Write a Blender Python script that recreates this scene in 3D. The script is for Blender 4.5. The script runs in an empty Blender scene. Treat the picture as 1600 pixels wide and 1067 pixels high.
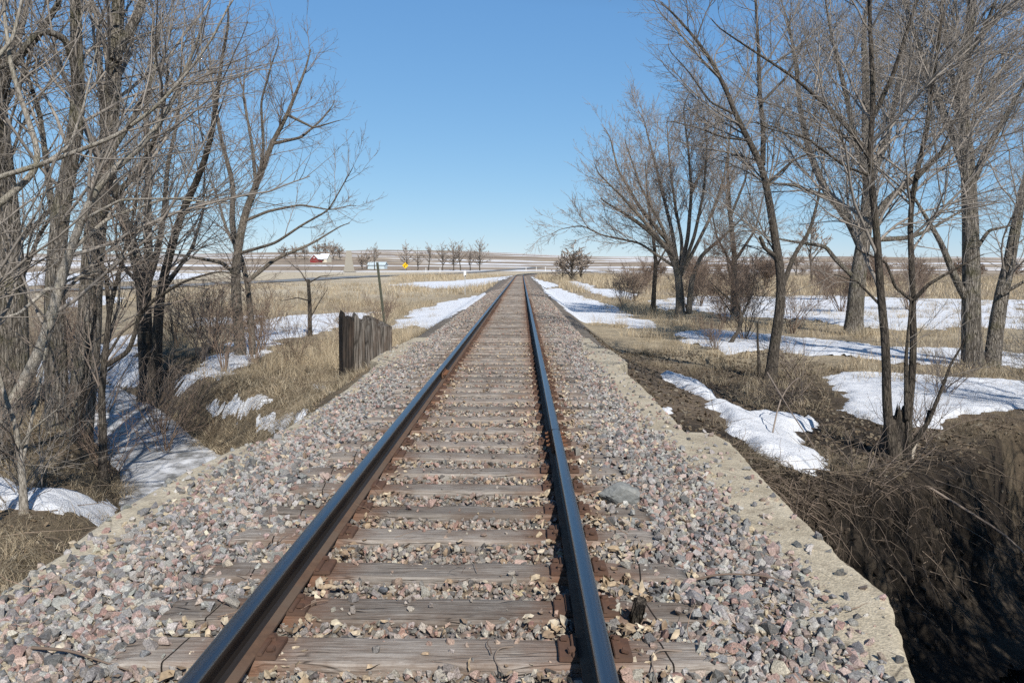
# Railway track over a creek culvert, late-winter prairie
import numpy as np, math
# ---------------------------------------------------------------- noise + terrain (metres, track runs along +Y, x=0 track centre)
def _hash(ix, iy, s):
    h = (ix*374761393 + iy*668265263 + s*974634777) & 0xFFFFFFFF
    h = ((h ^ (h >> 13)) * 1274126177) & 0xFFFFFFFF
    return ((h ^ (h >> 16)) & 0xFFFF) / 65535.0
def vnoise(x, y, s=0):
    x = np.asarray(x, float); y = np.asarray(y, float)
    x, y = np.broadcast_arrays(x, y)
    xi = np.floor(x).astype(np.int64); yi = np.floor(y).astype(np.int64)
    fx = x-xi; fy = y-yi
    fx = fx*fx*(3-2*fx); fy = fy*fy*(3-2*fy)
    a = _hash(xi, yi, s); b = _hash(xi+1, yi, s); c = _hash(xi, yi+1, s); d = _hash(xi+1, yi+1, s)
    return (a*(1-fx)+b*fx)*(1-fy)+(c*(1-fx)+d*fx)*fy
def fbm(x, y, s=0, o=4):
    t = 0; amp = .5; f = 1.0
    for k in range(o):
        t = t+amp*(vnoise(np.asarray(x)*f+17.3*k, np.asarray(y)*f-9.1*k, s+k)-.5); amp *= .5; f *= 2.03
    return t            # about -0.5 .. 0.5
def ss(a, b, x):
    t = np.clip((np.asarray(x, float)-a)/(b-a), 0, 1); return t*t*(3-2*t)
CURVE_Y, CURVE_R = 165.0, 420.0
def track_x(y):
    y = np.asarray(y, float); d = np.maximum(y-CURVE_Y, 0)
    return d*d/(2*CURVE_R)
CREEK = np.array([(-34,42),(-20,31),(-15,25),(-11.8,21.8),(-9.3,18.7),(-7.4,15.9),(-5.8,13.7),(-4.5,11.3),(-2.9,8.0),(-1.2,6.2),(1,5.1),(3.0,4.9),(4.9,5.7),(7.2,7.7),(10.5,11.0),(14.5,13.6),(22,16),(40,17)], float)
def poly_dist(x, y, P, closed=False):
    x = np.asarray(x, float); y = np.asarray(y, float)
    best = np.full(np.broadcast(x, y).shape, 1e9)
    n = len(P)
    for i in range(n if closed else n-1):
        a = P[i]; b = P[(i+1) % n]; d = b-a; L = d@d
        t = np.clip(((x-a[0])*d[0]+(y-a[1])*d[1])/L, 0, 1)
        best = np.minimum(best, np.hypot(x-a[0]-t*d[0], y-a[1]-t*d[1]))
    return best
def inside(x, y, P):
    r = np.zeros(np.broadcast(x, y).shape, bool); n = len(P); j = n-1
    for i in range(n):
        xi, yi = P[i]; xj, yj = P[j]
        with np.errstate(divide='ignore', invalid='ignore'):
            c = ((yi > y) != (yj > y)) & (x < (xj-xi)*(y-yi)/((yj-yi) if yj != yi else 1e-9)+xi)
        r ^= c; j = i
    return r
def ground_z(x, y):
    x = np.asarray(x, float); y = np.asarray(y, float)
    xt = x-track_x(y)
    ax = np.abs(xt)
    gl = -1.05+.85*ss(45, 175, y); gr = -1.05+.6*ss(60, 220, y)
    g = np.where(xt < 0, gl, gr)+.22*fbm(x*.18, y*.18, 3, 3)*ss(3, 7, ax)
    # bank of dry grass on the left beyond the creek
    g = g+.35*np.exp(-(((x+5.2)/2.4)**2+((y-15.5)/4.5)**2))
    g = g-.25*np.exp(-(((x+7.0)/3.5)**2+((y-10.0)/4.0)**2))
    hill = ss(265, 900, y)
    g = g+hill*(14+10*fbm(x*.0035+4, y*.004, 11, 4)+3.0*ss(-20, -170, x)+4.5*np.exp(-((x+75)/110)**2)-2.0*ss(150, 700, x))
    near = ss(20, 14, y)*ss(8, 8.6, y)
    w = np.where(xt > 0, 1.5+2.4*near, 1.7)
    top = np.where(ax < 1.9, -.42, -.24)
    top = np.where((xt > 0), top-.16*near, top)
    z = top+(g-top)*ss(2.2, 2.2+w, ax)
    # creek
    near_c = (np.abs(x) < 60) & (y < 60)
    dc = poly_dist(x, y, CREEK)
    rt = ss(1.5, 2.8, x)
    dcn = dc+(.55*fbm(x*.9, y*.9, 21, 3)+.35*fbm(x*2.6, y*2.6, 25, 3))*ss(.6, 2.0, dc)*(1-.8*rt)
    wf = .7+1.75*rt; wb = 1.1-.75*rt
    fz = -1.95-1.25*rt
    t = ss(0, 1, (dcn-wf)/wb)
    zc = fz+(z-fz)*t+.10*fbm(x*3, y*3, 5, 3)*(1-t)*rt
    z = np.where(near_c, np.minimum(z, zc), z)
    z = z+.09*fbm(x*1.3, y*1.3, 31, 4)*ss(2.3, 3.0, ax)*ss(80, 40, y)+.05*fbm(x*5, y*5, 35, 3)*ss(2.4, 3.0, ax)*ss(40, 25, y)
    return z
# ---- ground plan (world metres): snow outlines and tree limbs (points, base radius, end radius)
SNOW = {
 'right_main': [(2.66, 90.76), (5.21, 106.37), (6.23, 78.84), (6.81, 65.09), (7.09, 56.2), (7.06, 47.66), (6.79, 42.03), (7.25, 38.76), (6.74, 35.01), (5.32, 35.12), (4.84, 37.06), (4.09, 38.76), (3.31, 39.0), (2.6, 35.22), (2.37, 44.76), (2.05, 60.03)],
 'right_far': [(2.7, 254.34), (3.51, 164.24), (5.42, 135.99), (6.41, 116.38), (4.9, 103.24), (2.49, 93.52), (2.35, 157.02)],
 'right_far2': [(8.36, 140.97), (10.74, 140.55), (11.02, 118.13), (9.74, 87.82), (9.98, 80.75), (8.59, 74.03), (7.97, 83.96), (7.58, 109.61)],
 'right_far3': [(8.81, 97.82), (12.03, 98.11), (12.11, 77.44), (9.57, 65.87), (8.35, 71.85)],
 'mid_a': [(6.54, 32.39), (8.57, 34.91), (10.66, 34.28), (12.13, 29.51), (13.45, 27.22), (15.39, 26.74), (17.22, 25.56), (14.53, 21.42), (11.95, 20.54), (11.24, 21.81), (10.48, 23.37), (9.09, 24.29), (8.72, 26.26), (6.77, 24.51), (6.66, 26.66), (6.19, 28.64)],
 'mid_b': [(10.71, 66.27), (18.46, 77.67), (23.84, 74.7), (31.51, 78.84), (35.52, 71.42), (43.16, 65.48), (23.09, 34.59), (20.44, 35.86), (17.54, 33.57), (15.77, 36.51), (13.76, 42.41), (11.57, 43.31), (11.32, 50.3), (9.32, 50.61)],
 'shade': [(7.89, 19.52), (8.98, 20.24), (10.6, 19.52), (11.49, 18.61), (12.78, 18.28), (10.45, 14.77), (9.09, 14.13), (8.49, 13.87), (7.95, 13.51), (7.52, 13.11), (7.25, 13.22), (6.82, 13.22), (6.55, 13.59), (6.57, 15.04), (7.25, 17.27)],
 'narrow': [(3.25, 15.88), (4.46, 19.94), (4.64, 17.9), (3.74, 13.34), (4.05, 12.68), (4.76, 13.26), (5.68, 13.96), (5.3, 12.8), (4.33, 10.82), (4.14, 9.92), (4.14, 9.4), (4.05, 8.83), (3.68, 8.39), (3.44, 8.49), (3.19, 9.09), (3.22, 9.68), (3.3, 10.98), (3.33, 12.27), (3.52, 13.71), (3.2, 14.91)],
 'bit': [(2.41, 11.22), (2.73, 11.8), (2.52, 10.92), (2.35, 10.47)],
 'left_strip': [(-5.68, 33.07), (-6.48, 41.53), (-6.67, 49.56), (-5.81, 61.12), (-3.9, 75.83), (-1.9, 57.22), (-1.73, 48.24), (-1.87, 37.51), (-2.32, 29.25), (-4.63, 37.39), (-5.16, 34.08)],
 'left_far': [(-17.66, 102.93), (-16.86, 121.0), (-11.3, 125.05), (-7.79, 143.96), (-3.18, 177.01), (-1.11, 209.34), (-1.89, 142.24), (-4.21, 103.55), (-7.02, 91.3), (-9.76, 92.4), (-13.77, 99.29)],
 'slope': [(-13.74, 41.03), (-13.07, 45.03), (-10.97, 47.1), (-8.09, 48.38), (-7.83, 39.47), (-7.7, 32.97), (-8.13, 30.14), (-7.98, 26.5), (-7.38, 23.09), (-6.28, 18.44), (-6.22, 16.91), (-8.69, 19.99), (-8.17, 20.18), (-9.31, 24.59), (-11.12, 31.15)],
 'slope_b': [(-17.11, 41.4), (-16.16, 44.36), (-14.35, 45.57), (-12.95, 39.23), (-13.63, 35.97), (-14.75, 35.12)],
 'leftbank': [(-14.63, 26.98), (-15.8, 30.96), (-15.25, 32.39), (-10.95, 23.37), (-10.27, 21.74), (-11.37, 22.54), (-12.78, 23.93)],
 'patch': [(-6.39, 16.66), (-5.85, 16.12), (-5.09, 15.32), (-4.3, 14.64), (-4.46, 14.38), (-5.72, 15.73)],
 'patch_b': [(-4.64, 14.47), (-4.04, 14.0), (-2.78, 11.8), (-2.97, 11.87), (-3.62, 12.99), (-4.3, 13.87)],
 'near': [(-7.44, 11.08), (-6.57, 10.47), (-5.91, 9.98), (-5.64, 10.25), (-5.52, 10.63), (-5.48, 11.15), (-5.21, 10.56), (-4.91, 9.37), (-4.92, 8.75), (-5.23, 8.83), (-6.25, 9.37)],
 'dot': [(-3.91, 16.07), (-3.76, 16.36), (-3.2, 14.91), (-3.41, 15.0), (-3.72, 15.55)],
 'farleft_a': [(-147.08, 209.97), (-203.42, 329.07), (-136.2, 250.56), (-156.31, 327.11), (-101.15, 255.87), (-59.76, 142.67), (-62.84, 125.43), (-62.36, 105.42), (-64.01, 91.58)],
 'farleft_b': [(-39.3, 63.93), (-39.92, 73.81), (-34.6, 69.31), (-29.48, 56.37), (-30.4, 50.91)],
}
LIMBS = {
 'cottonwood_b': [([(-7.65, 13.4, -1.54), (-7.66, 13.4, -0.35), (-7.63, 13.4, 0.77), (-7.54, 13.4, 1.86), (-7.39, 13.4, 2.73), (-7.19, 13.4, 3.48), (-7.0, 13.4, 4.43), (-7.0, 13.4, 5.48), (-6.95, 13.4, 6.71), (-6.97, 13.4, 8.12)], 0.219, 0.0657), ([(-7.34, 13.4, -1.48), (-7.25, 13.51, -0.37), (-7.15, 13.61, 0.53), (-7.13, 13.69, 1.42), (-7.06, 13.78, 2.32), (-6.93, 13.87, 3.21), (-6.8, 13.96, 4.11), (-6.73, 14.06, 5.23), (-6.65, 14.17, 6.35), (-6.6, 14.29, 7.69), (-6.48, 14.43, 9.25)], 0.252, 0.0657), ([(-6.39, 13.4, 5.11), (-6.25, 13.59, 5.58), (-6.1, 13.76, 6.0), (-5.98, 14.11, 6.97), (-5.78, 14.53, 8.22)], 0.088, 0.0329), ([(-7.01, 13.4, 4.33), (-6.85, 13.01, 5.01), (-6.86, 12.79, 5.35), (-7.14, 12.57, 5.36), (-7.35, 12.24, 4.82), (-7.6, 11.99, 4.57)], 0.082, 0.0329), ([(-7.48, 13.4, 2.08), (-7.78, 13.73, 2.76), (-8.05, 14.1, 3.58), (-8.4, 14.53, 4.56), (-8.97, 14.97, 5.58), (-9.33, 15.44, 6.78)], 0.071, 0.0219), ([(-6.83, 13.4, 2.41), (-6.28, 13.13, 2.92), (-5.85, 12.94, 3.21), (-5.3, 12.6, 3.87), (-4.97, 12.22, 4.66)], 0.066, 0.0164), ([(-6.61, 13.4, 3.48), (-6.3, 13.72, 4.17), (-6.03, 14.05, 5.01), (-6.01, 14.47, 6.22)], 0.055, 0.0164), ([(-7.19, 13.4, -0.35), (-6.99, 13.69, 0.07), (-6.9, 14.16, 0.95), (-7.03, 14.6, 1.88)], 0.049, 0.0164)],
 'cottonwood_a': [([(-9.35, 14.5, -2.12), (-9.25, 14.5, -0.52), (-9.15, 14.5, 0.69), (-9.13, 14.5, 1.88), (-9.14, 14.5, 3.05), (-9.18, 14.5, 4.21), (-9.19, 14.5, 5.12), (-9.2, 14.5, 6.47), (-9.17, 14.5, 8.01)], 0.439, 0.1778), ([(-9.15, 14.5, 4.55), (-8.68, 14.2, 5.16), (-8.33, 14.04, 5.43), (-7.92, 13.87, 5.67), (-7.38, 13.59, 6.11), (-6.95, 13.25, 6.75)], 0.101, 0.0296), ([(-9.17, 14.5, 5.01), (-8.83, 14.78, 5.88), (-8.75, 14.99, 6.63), (-8.79, 15.26, 7.65)], 0.071, 0.0237), ([(-9.08, 14.5, 1.05), (-8.57, 14.17, 1.65), (-8.1, 13.84, 2.21), (-7.62, 13.56, 2.64), (-7.09, 13.31, 2.83)], 0.059, 0.0178)],
 'leaning': [([(-7.41, 11.2, -1.02), (-6.88, 11.2, -0.12), (-6.52, 11.2, 0.49), (-6.26, 11.2, 1.19), (-6.15, 11.2, 1.6), (-6.0, 11.2, 1.94), (-5.84, 11.2, 2.33), (-5.61, 11.2, 2.73), (-5.43, 11.2, 3.02), (-4.99, 11.2, 3.27), (-4.54, 11.2, 3.8), (-4.17, 11.2, 4.59)], 0.11, 0.0183), ([(-6.22, 11.2, 1.33), (-6.35, 11.15, 1.37), (-6.67, 10.98, 1.02), (-6.96, 10.86, 0.93)], 0.037, 0.0183), ([(-6.0, 11.2, 1.92), (-5.6, 11.49, 2.39), (-4.9, 11.84, 2.7), (-4.24, 12.13, 2.65)], 0.037, 0.0092), ([(-5.84, 11.2, 2.33), (-5.12, 10.93, 2.6), (-4.07, 10.57, 2.59)], 0.027, 0.0092), ([(-6.31, 11.2, 1.1), (-6.21, 11.32, 1.46), (-5.73, 11.5, 1.65), (-5.16, 11.71, 1.93)], 0.027, 0.0092)],
 'overhang': [([(-5.33, 7.6, -1.45), (-5.18, 7.6, -0.13), (-5.06, 7.6, 1.15), (-4.99, 7.6, 2.02), (-4.95, 7.6, 3.0), (-4.85, 7.6, 3.89), (-4.76, 7.6, 4.76)], 0.068, 0.028), ([(-4.99, 7.6, 2.01), (-4.64, 7.65, 2.28), (-4.43, 7.68, 2.47), (-4.27, 7.7, 2.63), (-4.29, 7.72, 2.8), (-4.34, 7.73, 2.99), (-4.47, 7.77, 3.33), (-4.57, 7.8, 3.67), (-4.63, 7.85, 4.14), (-4.66, 7.89, 4.57)], 0.04, 0.0124), ([(-4.98, 7.6, 2.39), (-4.56, 7.56, 2.53), (-4.16, 7.52, 2.63), (-3.77, 7.48, 2.75), (-3.37, 7.44, 2.88), (-2.92, 7.39, 3.16), (-2.45, 7.32, 3.63), (-2.2, 7.27, 4.02)], 0.031, 0.0062), ([(-4.93, 7.6, 3.24), (-4.71, 7.68, 3.55), (-4.49, 7.76, 3.87), (-4.4, 7.86, 4.38)], 0.031, 0.0093), ([(-4.21, 7.6, 2.62), (-3.96, 7.71, 2.84), (-3.88, 7.83, 3.22), (-3.81, 7.99, 3.81)], 0.019, 0.0062)],
 'forked': [([(-5.95, 11.6, -1.58), (-5.9, 11.6, -0.96), (-5.9, 11.6, -0.27), (-5.81, 11.6, 0.31), (-5.73, 11.6, 0.79), (-5.7, 11.6, 1.08), (-5.61, 11.6, 1.36), (-5.45, 11.6, 1.84), (-5.33, 11.6, 2.21), (-5.16, 11.6, 2.87)], 0.071, 0.0142), ([(-5.79, 11.6, 0.21), (-5.42, 11.52, 0.41), (-5.27, 11.46, 0.71), (-5.18, 11.4, 0.99), (-4.92, 11.34, 1.2), (-4.44, 11.24, 1.46), (-3.89, 11.13, 1.6)], 0.043, 0.0095), ([(-5.72, 11.6, 0.98), (-5.83, 11.77, 1.55), (-6.03, 11.91, 1.99), (-6.19, 12.06, 2.53)], 0.038, 0.0095), ([(-5.8, 11.6, 0.31), (-5.64, 11.78, 0.68), (-5.33, 11.98, 0.96)], 0.024, 0.0095)],
 'multi_stem': [([(-9.53, 20.7, -1.79), (-9.62, 20.7, -0.75), (-9.61, 20.7, 0.28), (-9.6, 20.7, 1.13), (-9.77, 20.7, 1.98), (-10.02, 20.7, 2.82), (-10.24, 20.7, 3.65), (-10.43, 20.7, 4.8), (-10.47, 20.7, 6.43), (-10.53, 20.7, 7.88)], 0.237, 0.0339), ([(-9.55, 20.7, 0.79), (-9.57, 21.0, 1.98), (-9.69, 21.29, 3.19), (-9.74, 21.58, 4.42), (-9.91, 21.91, 5.85), (-9.84, 22.28, 7.49), (-9.89, 22.6, 8.96)], 0.144, 0.0339), ([(-9.4, 20.7, -1.7), (-9.12, 20.37, -0.03), (-8.92, 20.17, 0.98), (-8.61, 19.99, 1.8), (-8.35, 19.85, 2.45), (-8.05, 19.71, 3.08), (-7.55, 19.52, 3.84), (-7.11, 19.31, 4.74), (-6.76, 19.01, 6.03), (-6.52, 18.78, 7.0)], 0.161, 0.0339), ([(-9.58, 20.7, 0.96), (-9.41, 21.13, 1.98), (-9.36, 21.54, 3.04), (-9.44, 22.08, 4.48), (-9.29, 22.62, 5.98), (-9.41, 23.27, 7.92)], 0.102, 0.0254), ([(-9.17, 20.7, 0.96), (-8.52, 21.29, 2.16), (-8.34, 21.72, 3.22), (-8.44, 22.18, 4.5)], 0.068, 0.0254), ([(-9.6, 20.7, 1.13), (-9.94, 20.42, 1.64), (-10.12, 20.05, 2.46)], 0.068, 0.0254)],
 'wide_crown': [([(-8.17, 23.8, -1.6), (-8.24, 23.8, 0.08), (-8.28, 23.8, 1.25), (-8.17, 23.8, 2.22), (-7.88, 23.8, 3.37), (-7.46, 23.8, 4.32), (-7.04, 23.8, 5.36), (-6.54, 23.8, 6.2), (-6.13, 23.8, 7.13), (-5.85, 23.8, 7.78)], 0.195, 0.0243), ([(-8.17, 23.8, 2.02), (-8.44, 24.09, 3.0), (-8.47, 24.44, 4.2), (-8.94, 24.85, 5.62), (-9.28, 25.24, 7.08), (-9.47, 25.58, 8.34)], 0.107, 0.0195), ([(-7.46, 23.8, 4.32), (-7.2, 23.51, 5.22), (-7.11, 23.12, 6.44), (-6.65, 22.77, 7.43), (-6.39, 22.59, 7.91)], 0.058, 0.0195), ([(-7.92, 23.8, 3.08), (-7.27, 24.03, 3.39), (-6.37, 24.33, 3.6), (-5.55, 24.6, 3.46), (-4.99, 24.77, 3.6)], 0.054, 0.0195), ([(-8.05, 23.8, 2.12), (-6.93, 23.48, 2.4), (-5.96, 23.16, 2.95), (-5.14, 22.9, 3.34), (-4.59, 22.61, 4.09)], 0.054, 0.0195), ([(-7.81, 23.8, -1.3), (-8.0, 24.27, 0.25), (-8.19, 24.57, 1.24), (-8.41, 24.8, 2.04), (-8.95, 25.07, 2.86), (-9.35, 25.42, 4.1)], 0.126, 0.0292), ([(-7.92, 23.8, 1.25), (-7.18, 24.24, 1.93), (-6.12, 24.75, 2.44), (-5.38, 25.12, 2.96)], 0.078, 0.0195), ([(-8.19, 23.8, 1.44), (-8.63, 23.61, 1.83), (-9.39, 23.34, 1.98), (-10.12, 23.07, 2.11)], 0.078, 0.0195), ([(-7.04, 23.8, 5.36), (-6.22, 23.98, 5.57), (-5.67, 24.13, 6.07), (-5.3, 24.25, 6.57)], 0.058, 0.0195), ([(-6.54, 23.8, 6.2), (-5.72, 23.55, 5.78), (-5.0, 23.34, 5.93)], 0.049, 0.0195), ([(-7.86, 23.8, 3.37), (-7.65, 24.06, 3.97), (-7.89, 24.59, 5.39), (-8.35, 25.19, 7.06), (-8.36, 25.64, 8.36)], 0.068, 0.0195)],
 'young_near': [([(-5.41, 8.9, -1.26), (-5.4, 8.9, -0.81), (-5.42, 8.9, -0.43), (-5.45, 8.9, -0.13), (-5.55, 8.9, 0.17), (-5.65, 8.9, 0.62)], 0.051, 0.0146), ([(-5.4, 8.9, -0.62), (-5.36, 9.05, -0.16), (-5.32, 9.17, 0.21), (-5.3, 9.33, 0.73), (-5.3, 9.49, 1.26)], 0.025, 0.0073), ([(-5.41, 8.9, -0.43), (-5.2, 8.82, -0.19), (-4.82, 8.7, 0.06)], 0.018, 0.0073)],
 'slim_bank': [([(-6.88, 12.6, -1.75), (-6.91, 12.6, -1.19), (-6.81, 12.6, -0.65), (-6.71, 12.6, -0.23), (-6.62, 12.6, 0.3), (-6.47, 12.6, 0.82), (-6.46, 12.6, 1.54)], 0.072, 0.0206), ([(-6.8, 12.6, -0.65), (-6.66, 12.74, -0.25), (-6.35, 12.89, 0.05)], 0.031, 0.0103)],
 'broken_sapling': [([(-7.98, 30.9, -1.03), (-7.95, 30.9, 0.12), (-7.98, 30.9, 1.23)], 0.095, 0.0695), ([(-7.98, 30.9, 1.0), (-8.32, 31.07, 1.51), (-8.74, 31.22, 1.83)], 0.032, 0.0152), ([(-7.96, 30.9, 1.08), (-7.48, 30.75, 1.33), (-6.94, 30.6, 1.38)], 0.032, 0.0152), ([(-7.95, 30.9, 0.37), (-8.46, 31.0, 0.49), (-9.14, 31.13, 0.36)], 0.032, 0.0152), ([(-7.99, 30.9, -0.39), (-7.59, 31.08, 0.36), (-7.35, 31.17, 0.74)], 0.032, 0.0152)],
 'slender': [([(6.5, 19.0, -1.06), (6.58, 19.0, -0.22), (6.7, 19.0, 0.72), (6.71, 19.0, 1.49), (6.57, 19.0, 2.1), (6.44, 19.0, 2.86), (6.31, 19.0, 3.47), (6.14, 19.0, 4.14), (5.82, 19.0, 4.67), (5.5, 19.0, 5.26), (5.18, 19.0, 6.0), (4.72, 19.0, 6.73), (4.18, 19.0, 7.32)], 0.148, 0.0233), ([(6.17, 19.0, 4.1), (6.21, 19.17, 4.99), (6.14, 19.32, 5.77), (6.14, 19.53, 6.87), (6.1, 19.76, 8.14), (5.97, 19.94, 9.1)], 0.07, 0.0233), ([(6.69, 19.0, 1.1), (7.08, 19.31, 1.95), (7.54, 19.56, 2.58), (7.81, 19.83, 3.39), (8.01, 20.15, 4.37)], 0.07, 0.0155), ([(6.57, 19.0, 1.92), (6.24, 18.89, 2.13), (6.09, 18.8, 2.4)], 0.054, 0.0466), ([(5.82, 19.0, 4.67), (5.25, 19.12, 4.76), (4.66, 19.25, 5.01), (4.07, 19.38, 5.18)], 0.031, 0.0117), ([(5.5, 19.0, 5.26), (4.86, 18.86, 5.53), (4.28, 18.68, 6.22), (3.89, 18.57, 6.55)], 0.031, 0.0117), ([(6.25, 19.0, 3.62), (6.81, 18.74, 4.18), (7.45, 18.49, 4.44), (7.96, 18.31, 4.41)], 0.039, 0.0155), ([(6.1, 19.0, 5.55), (6.76, 19.25, 6.2), (7.29, 19.54, 7.17)], 0.039, 0.0155)],
 'creek_pair': [([(5.76, 10.9, -1.46), (5.64, 10.9, -0.77), (5.55, 10.9, -0.32), (5.52, 10.9, 0.49), (5.43, 10.9, 1.12), (5.34, 10.9, 1.82), (5.28, 10.9, 2.43), (5.19, 10.9, 2.87), (5.14, 10.9, 3.21), (5.2, 10.9, 3.72), (5.14, 10.9, 4.48), (5.08, 10.9, 5.23), (4.99, 10.9, 6.05)], 0.076, 0.0223), ([(5.16, 10.9, 3.17), (4.93, 10.96, 3.52), (4.6, 11.04, 3.88), (4.18, 11.13, 4.28), (3.71, 11.21, 4.61), (3.24, 11.29, 4.93)], 0.036, 0.0089), ([(5.19, 10.9, 3.68), (5.38, 10.78, 4.2), (5.5, 10.64, 4.82), (5.62, 10.52, 5.34)], 0.036, 0.0134), ([(5.19, 10.9, 2.91), (4.8, 10.81, 3.03), (4.21, 10.64, 3.38), (3.66, 10.51, 3.48)], 0.022, 0.0089), ([(5.43, 10.9, 1.12), (5.12, 11.0, 1.47), (4.87, 11.06, 1.56)], 0.022, 0.0089), ([(5.9, 10.9, -1.37), (5.88, 10.93, -0.78), (5.89, 10.95, -0.33), (5.94, 10.98, 0.22), (5.93, 11.02, 0.93), (5.9, 11.03, 1.29), (5.89, 11.06, 1.83), (5.83, 11.09, 2.36), (5.92, 11.11, 2.89), (6.07, 11.15, 3.59), (6.14, 11.18, 4.29), (6.25, 11.22, 5.07), (6.27, 11.26, 5.85)], 0.062, 0.0156), ([(5.84, 10.9, -0.45), (5.77, 10.86, 0.41), (5.78, 10.82, 1.21)], 0.04, 0.0178), ([(5.84, 10.9, 1.21), (5.65, 10.99, 1.38), (5.55, 11.1, 1.74), (5.2, 11.23, 1.92)], 0.027, 0.0089), ([(5.86, 10.9, 1.21), (6.01, 10.83, 1.43), (6.19, 10.77, 1.56), (6.57, 10.63, 1.82)], 0.031, 0.0089), ([(5.91, 10.9, -0.86), (6.12, 10.86, -0.49), (6.25, 10.81, -0.03), (6.34, 10.77, 0.33), (6.45, 10.75, 0.56)], 0.04, 0.0134), ([(6.11, 10.9, -0.57), (6.16, 10.9, -0.32)], 0.031, 0.0267), ([(5.82, 10.9, 2.86), (6.2, 11.04, 3.23), (6.54, 11.23, 3.87)], 0.022, 0.0089)],
 'broad': [([(14.4, 33.0, -1.24), (14.44, 33.0, 0.29), (14.52, 33.0, 1.63), (14.68, 33.0, 2.96), (14.75, 33.0, 4.27), (14.79, 33.0, 5.32), (14.54, 33.0, 7.39), (14.41, 33.0, 9.44), (14.18, 33.0, 11.71)], 0.405, 0.0809), ([(14.56, 33.0, 2.56), (14.09, 33.26, 3.76), (13.23, 33.55, 4.85), (12.62, 33.89, 6.49), (12.28, 34.22, 8.14), (12.13, 34.63, 10.36), (11.86, 34.99, 12.33)], 0.202, 0.054), ([(14.77, 33.0, 5.06), (14.07, 32.67, 6.57), (13.51, 32.3, 8.27), (12.58, 31.77, 10.61), (12.16, 31.46, 11.96)], 0.162, 0.0405), ([(14.8, 33.0, 5.06), (15.65, 33.48, 6.95), (16.17, 33.94, 8.87), (16.62, 34.38, 10.81), (16.98, 34.89, 13.07)], 0.175, 0.0405), ([(14.79, 33.0, 3.48), (15.54, 32.73, 4.51), (16.63, 32.4, 5.5), (17.66, 32.04, 6.71), (18.65, 31.68, 7.89), (19.07, 31.3, 9.5)], 0.175, 0.0405), ([(14.95, 33.0, 2.82), (16.76, 33.48, 2.92), (17.68, 33.73, 3.25), (19.23, 34.18, 4.09), (20.5, 34.5, 4.38)], 0.121, 0.027), ([(14.24, 33.0, 1.36), (13.6, 33.2, 2.03), (13.23, 33.33, 2.57), (11.97, 33.6, 2.77), (10.95, 33.82, 2.99)], 0.121, 0.027), ([(13.29, 33.0, 4.53), (11.52, 32.49, 5.01), (9.81, 32.02, 5.09)], 0.094, 0.027), ([(12.3, 33.0, 6.36), (11.12, 33.51, 7.48), (10.02, 33.87, 7.82)], 0.081, 0.027), ([(14.21, 33.0, 6.62), (12.72, 32.5, 7.56), (11.55, 32.15, 8.0)], 0.081, 0.027)],
 'twin_trunk': [([(12.77, 21.3, -1.31), (12.62, 21.3, -0.09), (12.57, 21.3, 1.12), (12.5, 21.3, 2.32), (12.38, 21.3, 3.68), (12.27, 21.3, 4.68), (12.1, 21.3, 5.68), (12.03, 21.3, 7.0), (12.22, 21.3, 8.14), (12.18, 21.3, 9.58), (12.22, 21.3, 11.17)], 0.287, 0.0784), ([(13.22, 21.3, -1.31), (13.35, 21.42, -0.1), (13.52, 21.53, 0.94), (13.78, 21.63, 1.99), (13.99, 21.75, 3.2), (14.26, 21.86, 4.33), (14.57, 22.01, 5.81)], 0.244, 0.1045), ([(12.37, 21.3, 3.85), (12.03, 21.59, 5.23), (11.73, 21.74, 5.94), (11.3, 22.02, 7.35), (11.0, 22.23, 8.43), (10.7, 22.44, 9.51)], 0.139, 0.0435), ([(12.4, 21.3, 3.85), (12.69, 21.08, 4.82), (13.18, 20.79, 6.06), (13.51, 20.6, 6.82)], 0.113, 0.0522), ([(12.48, 21.3, 0.78), (12.13, 21.24, 1.3), (11.59, 21.13, 2.32), (10.99, 21.02, 3.15), (10.6, 20.96, 3.65)], 0.122, 0.0348), ([(12.2, 21.3, 4.77), (12.09, 21.83, 6.63), (12.03, 22.24, 8.08), (12.04, 22.68, 9.76)], 0.087, 0.0261), ([(12.03, 21.3, 7.0), (12.37, 20.97, 7.87), (12.59, 20.61, 8.86)], 0.078, 0.0261), ([(12.52, 21.3, 1.98), (13.04, 21.46, 2.67), (13.9, 21.62, 2.85)], 0.07, 0.0261), ([(13.38, 21.3, 0.95), (13.83, 21.1, 1.3), (14.36, 20.89, 1.47)], 0.061, 0.0261)],
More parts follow.
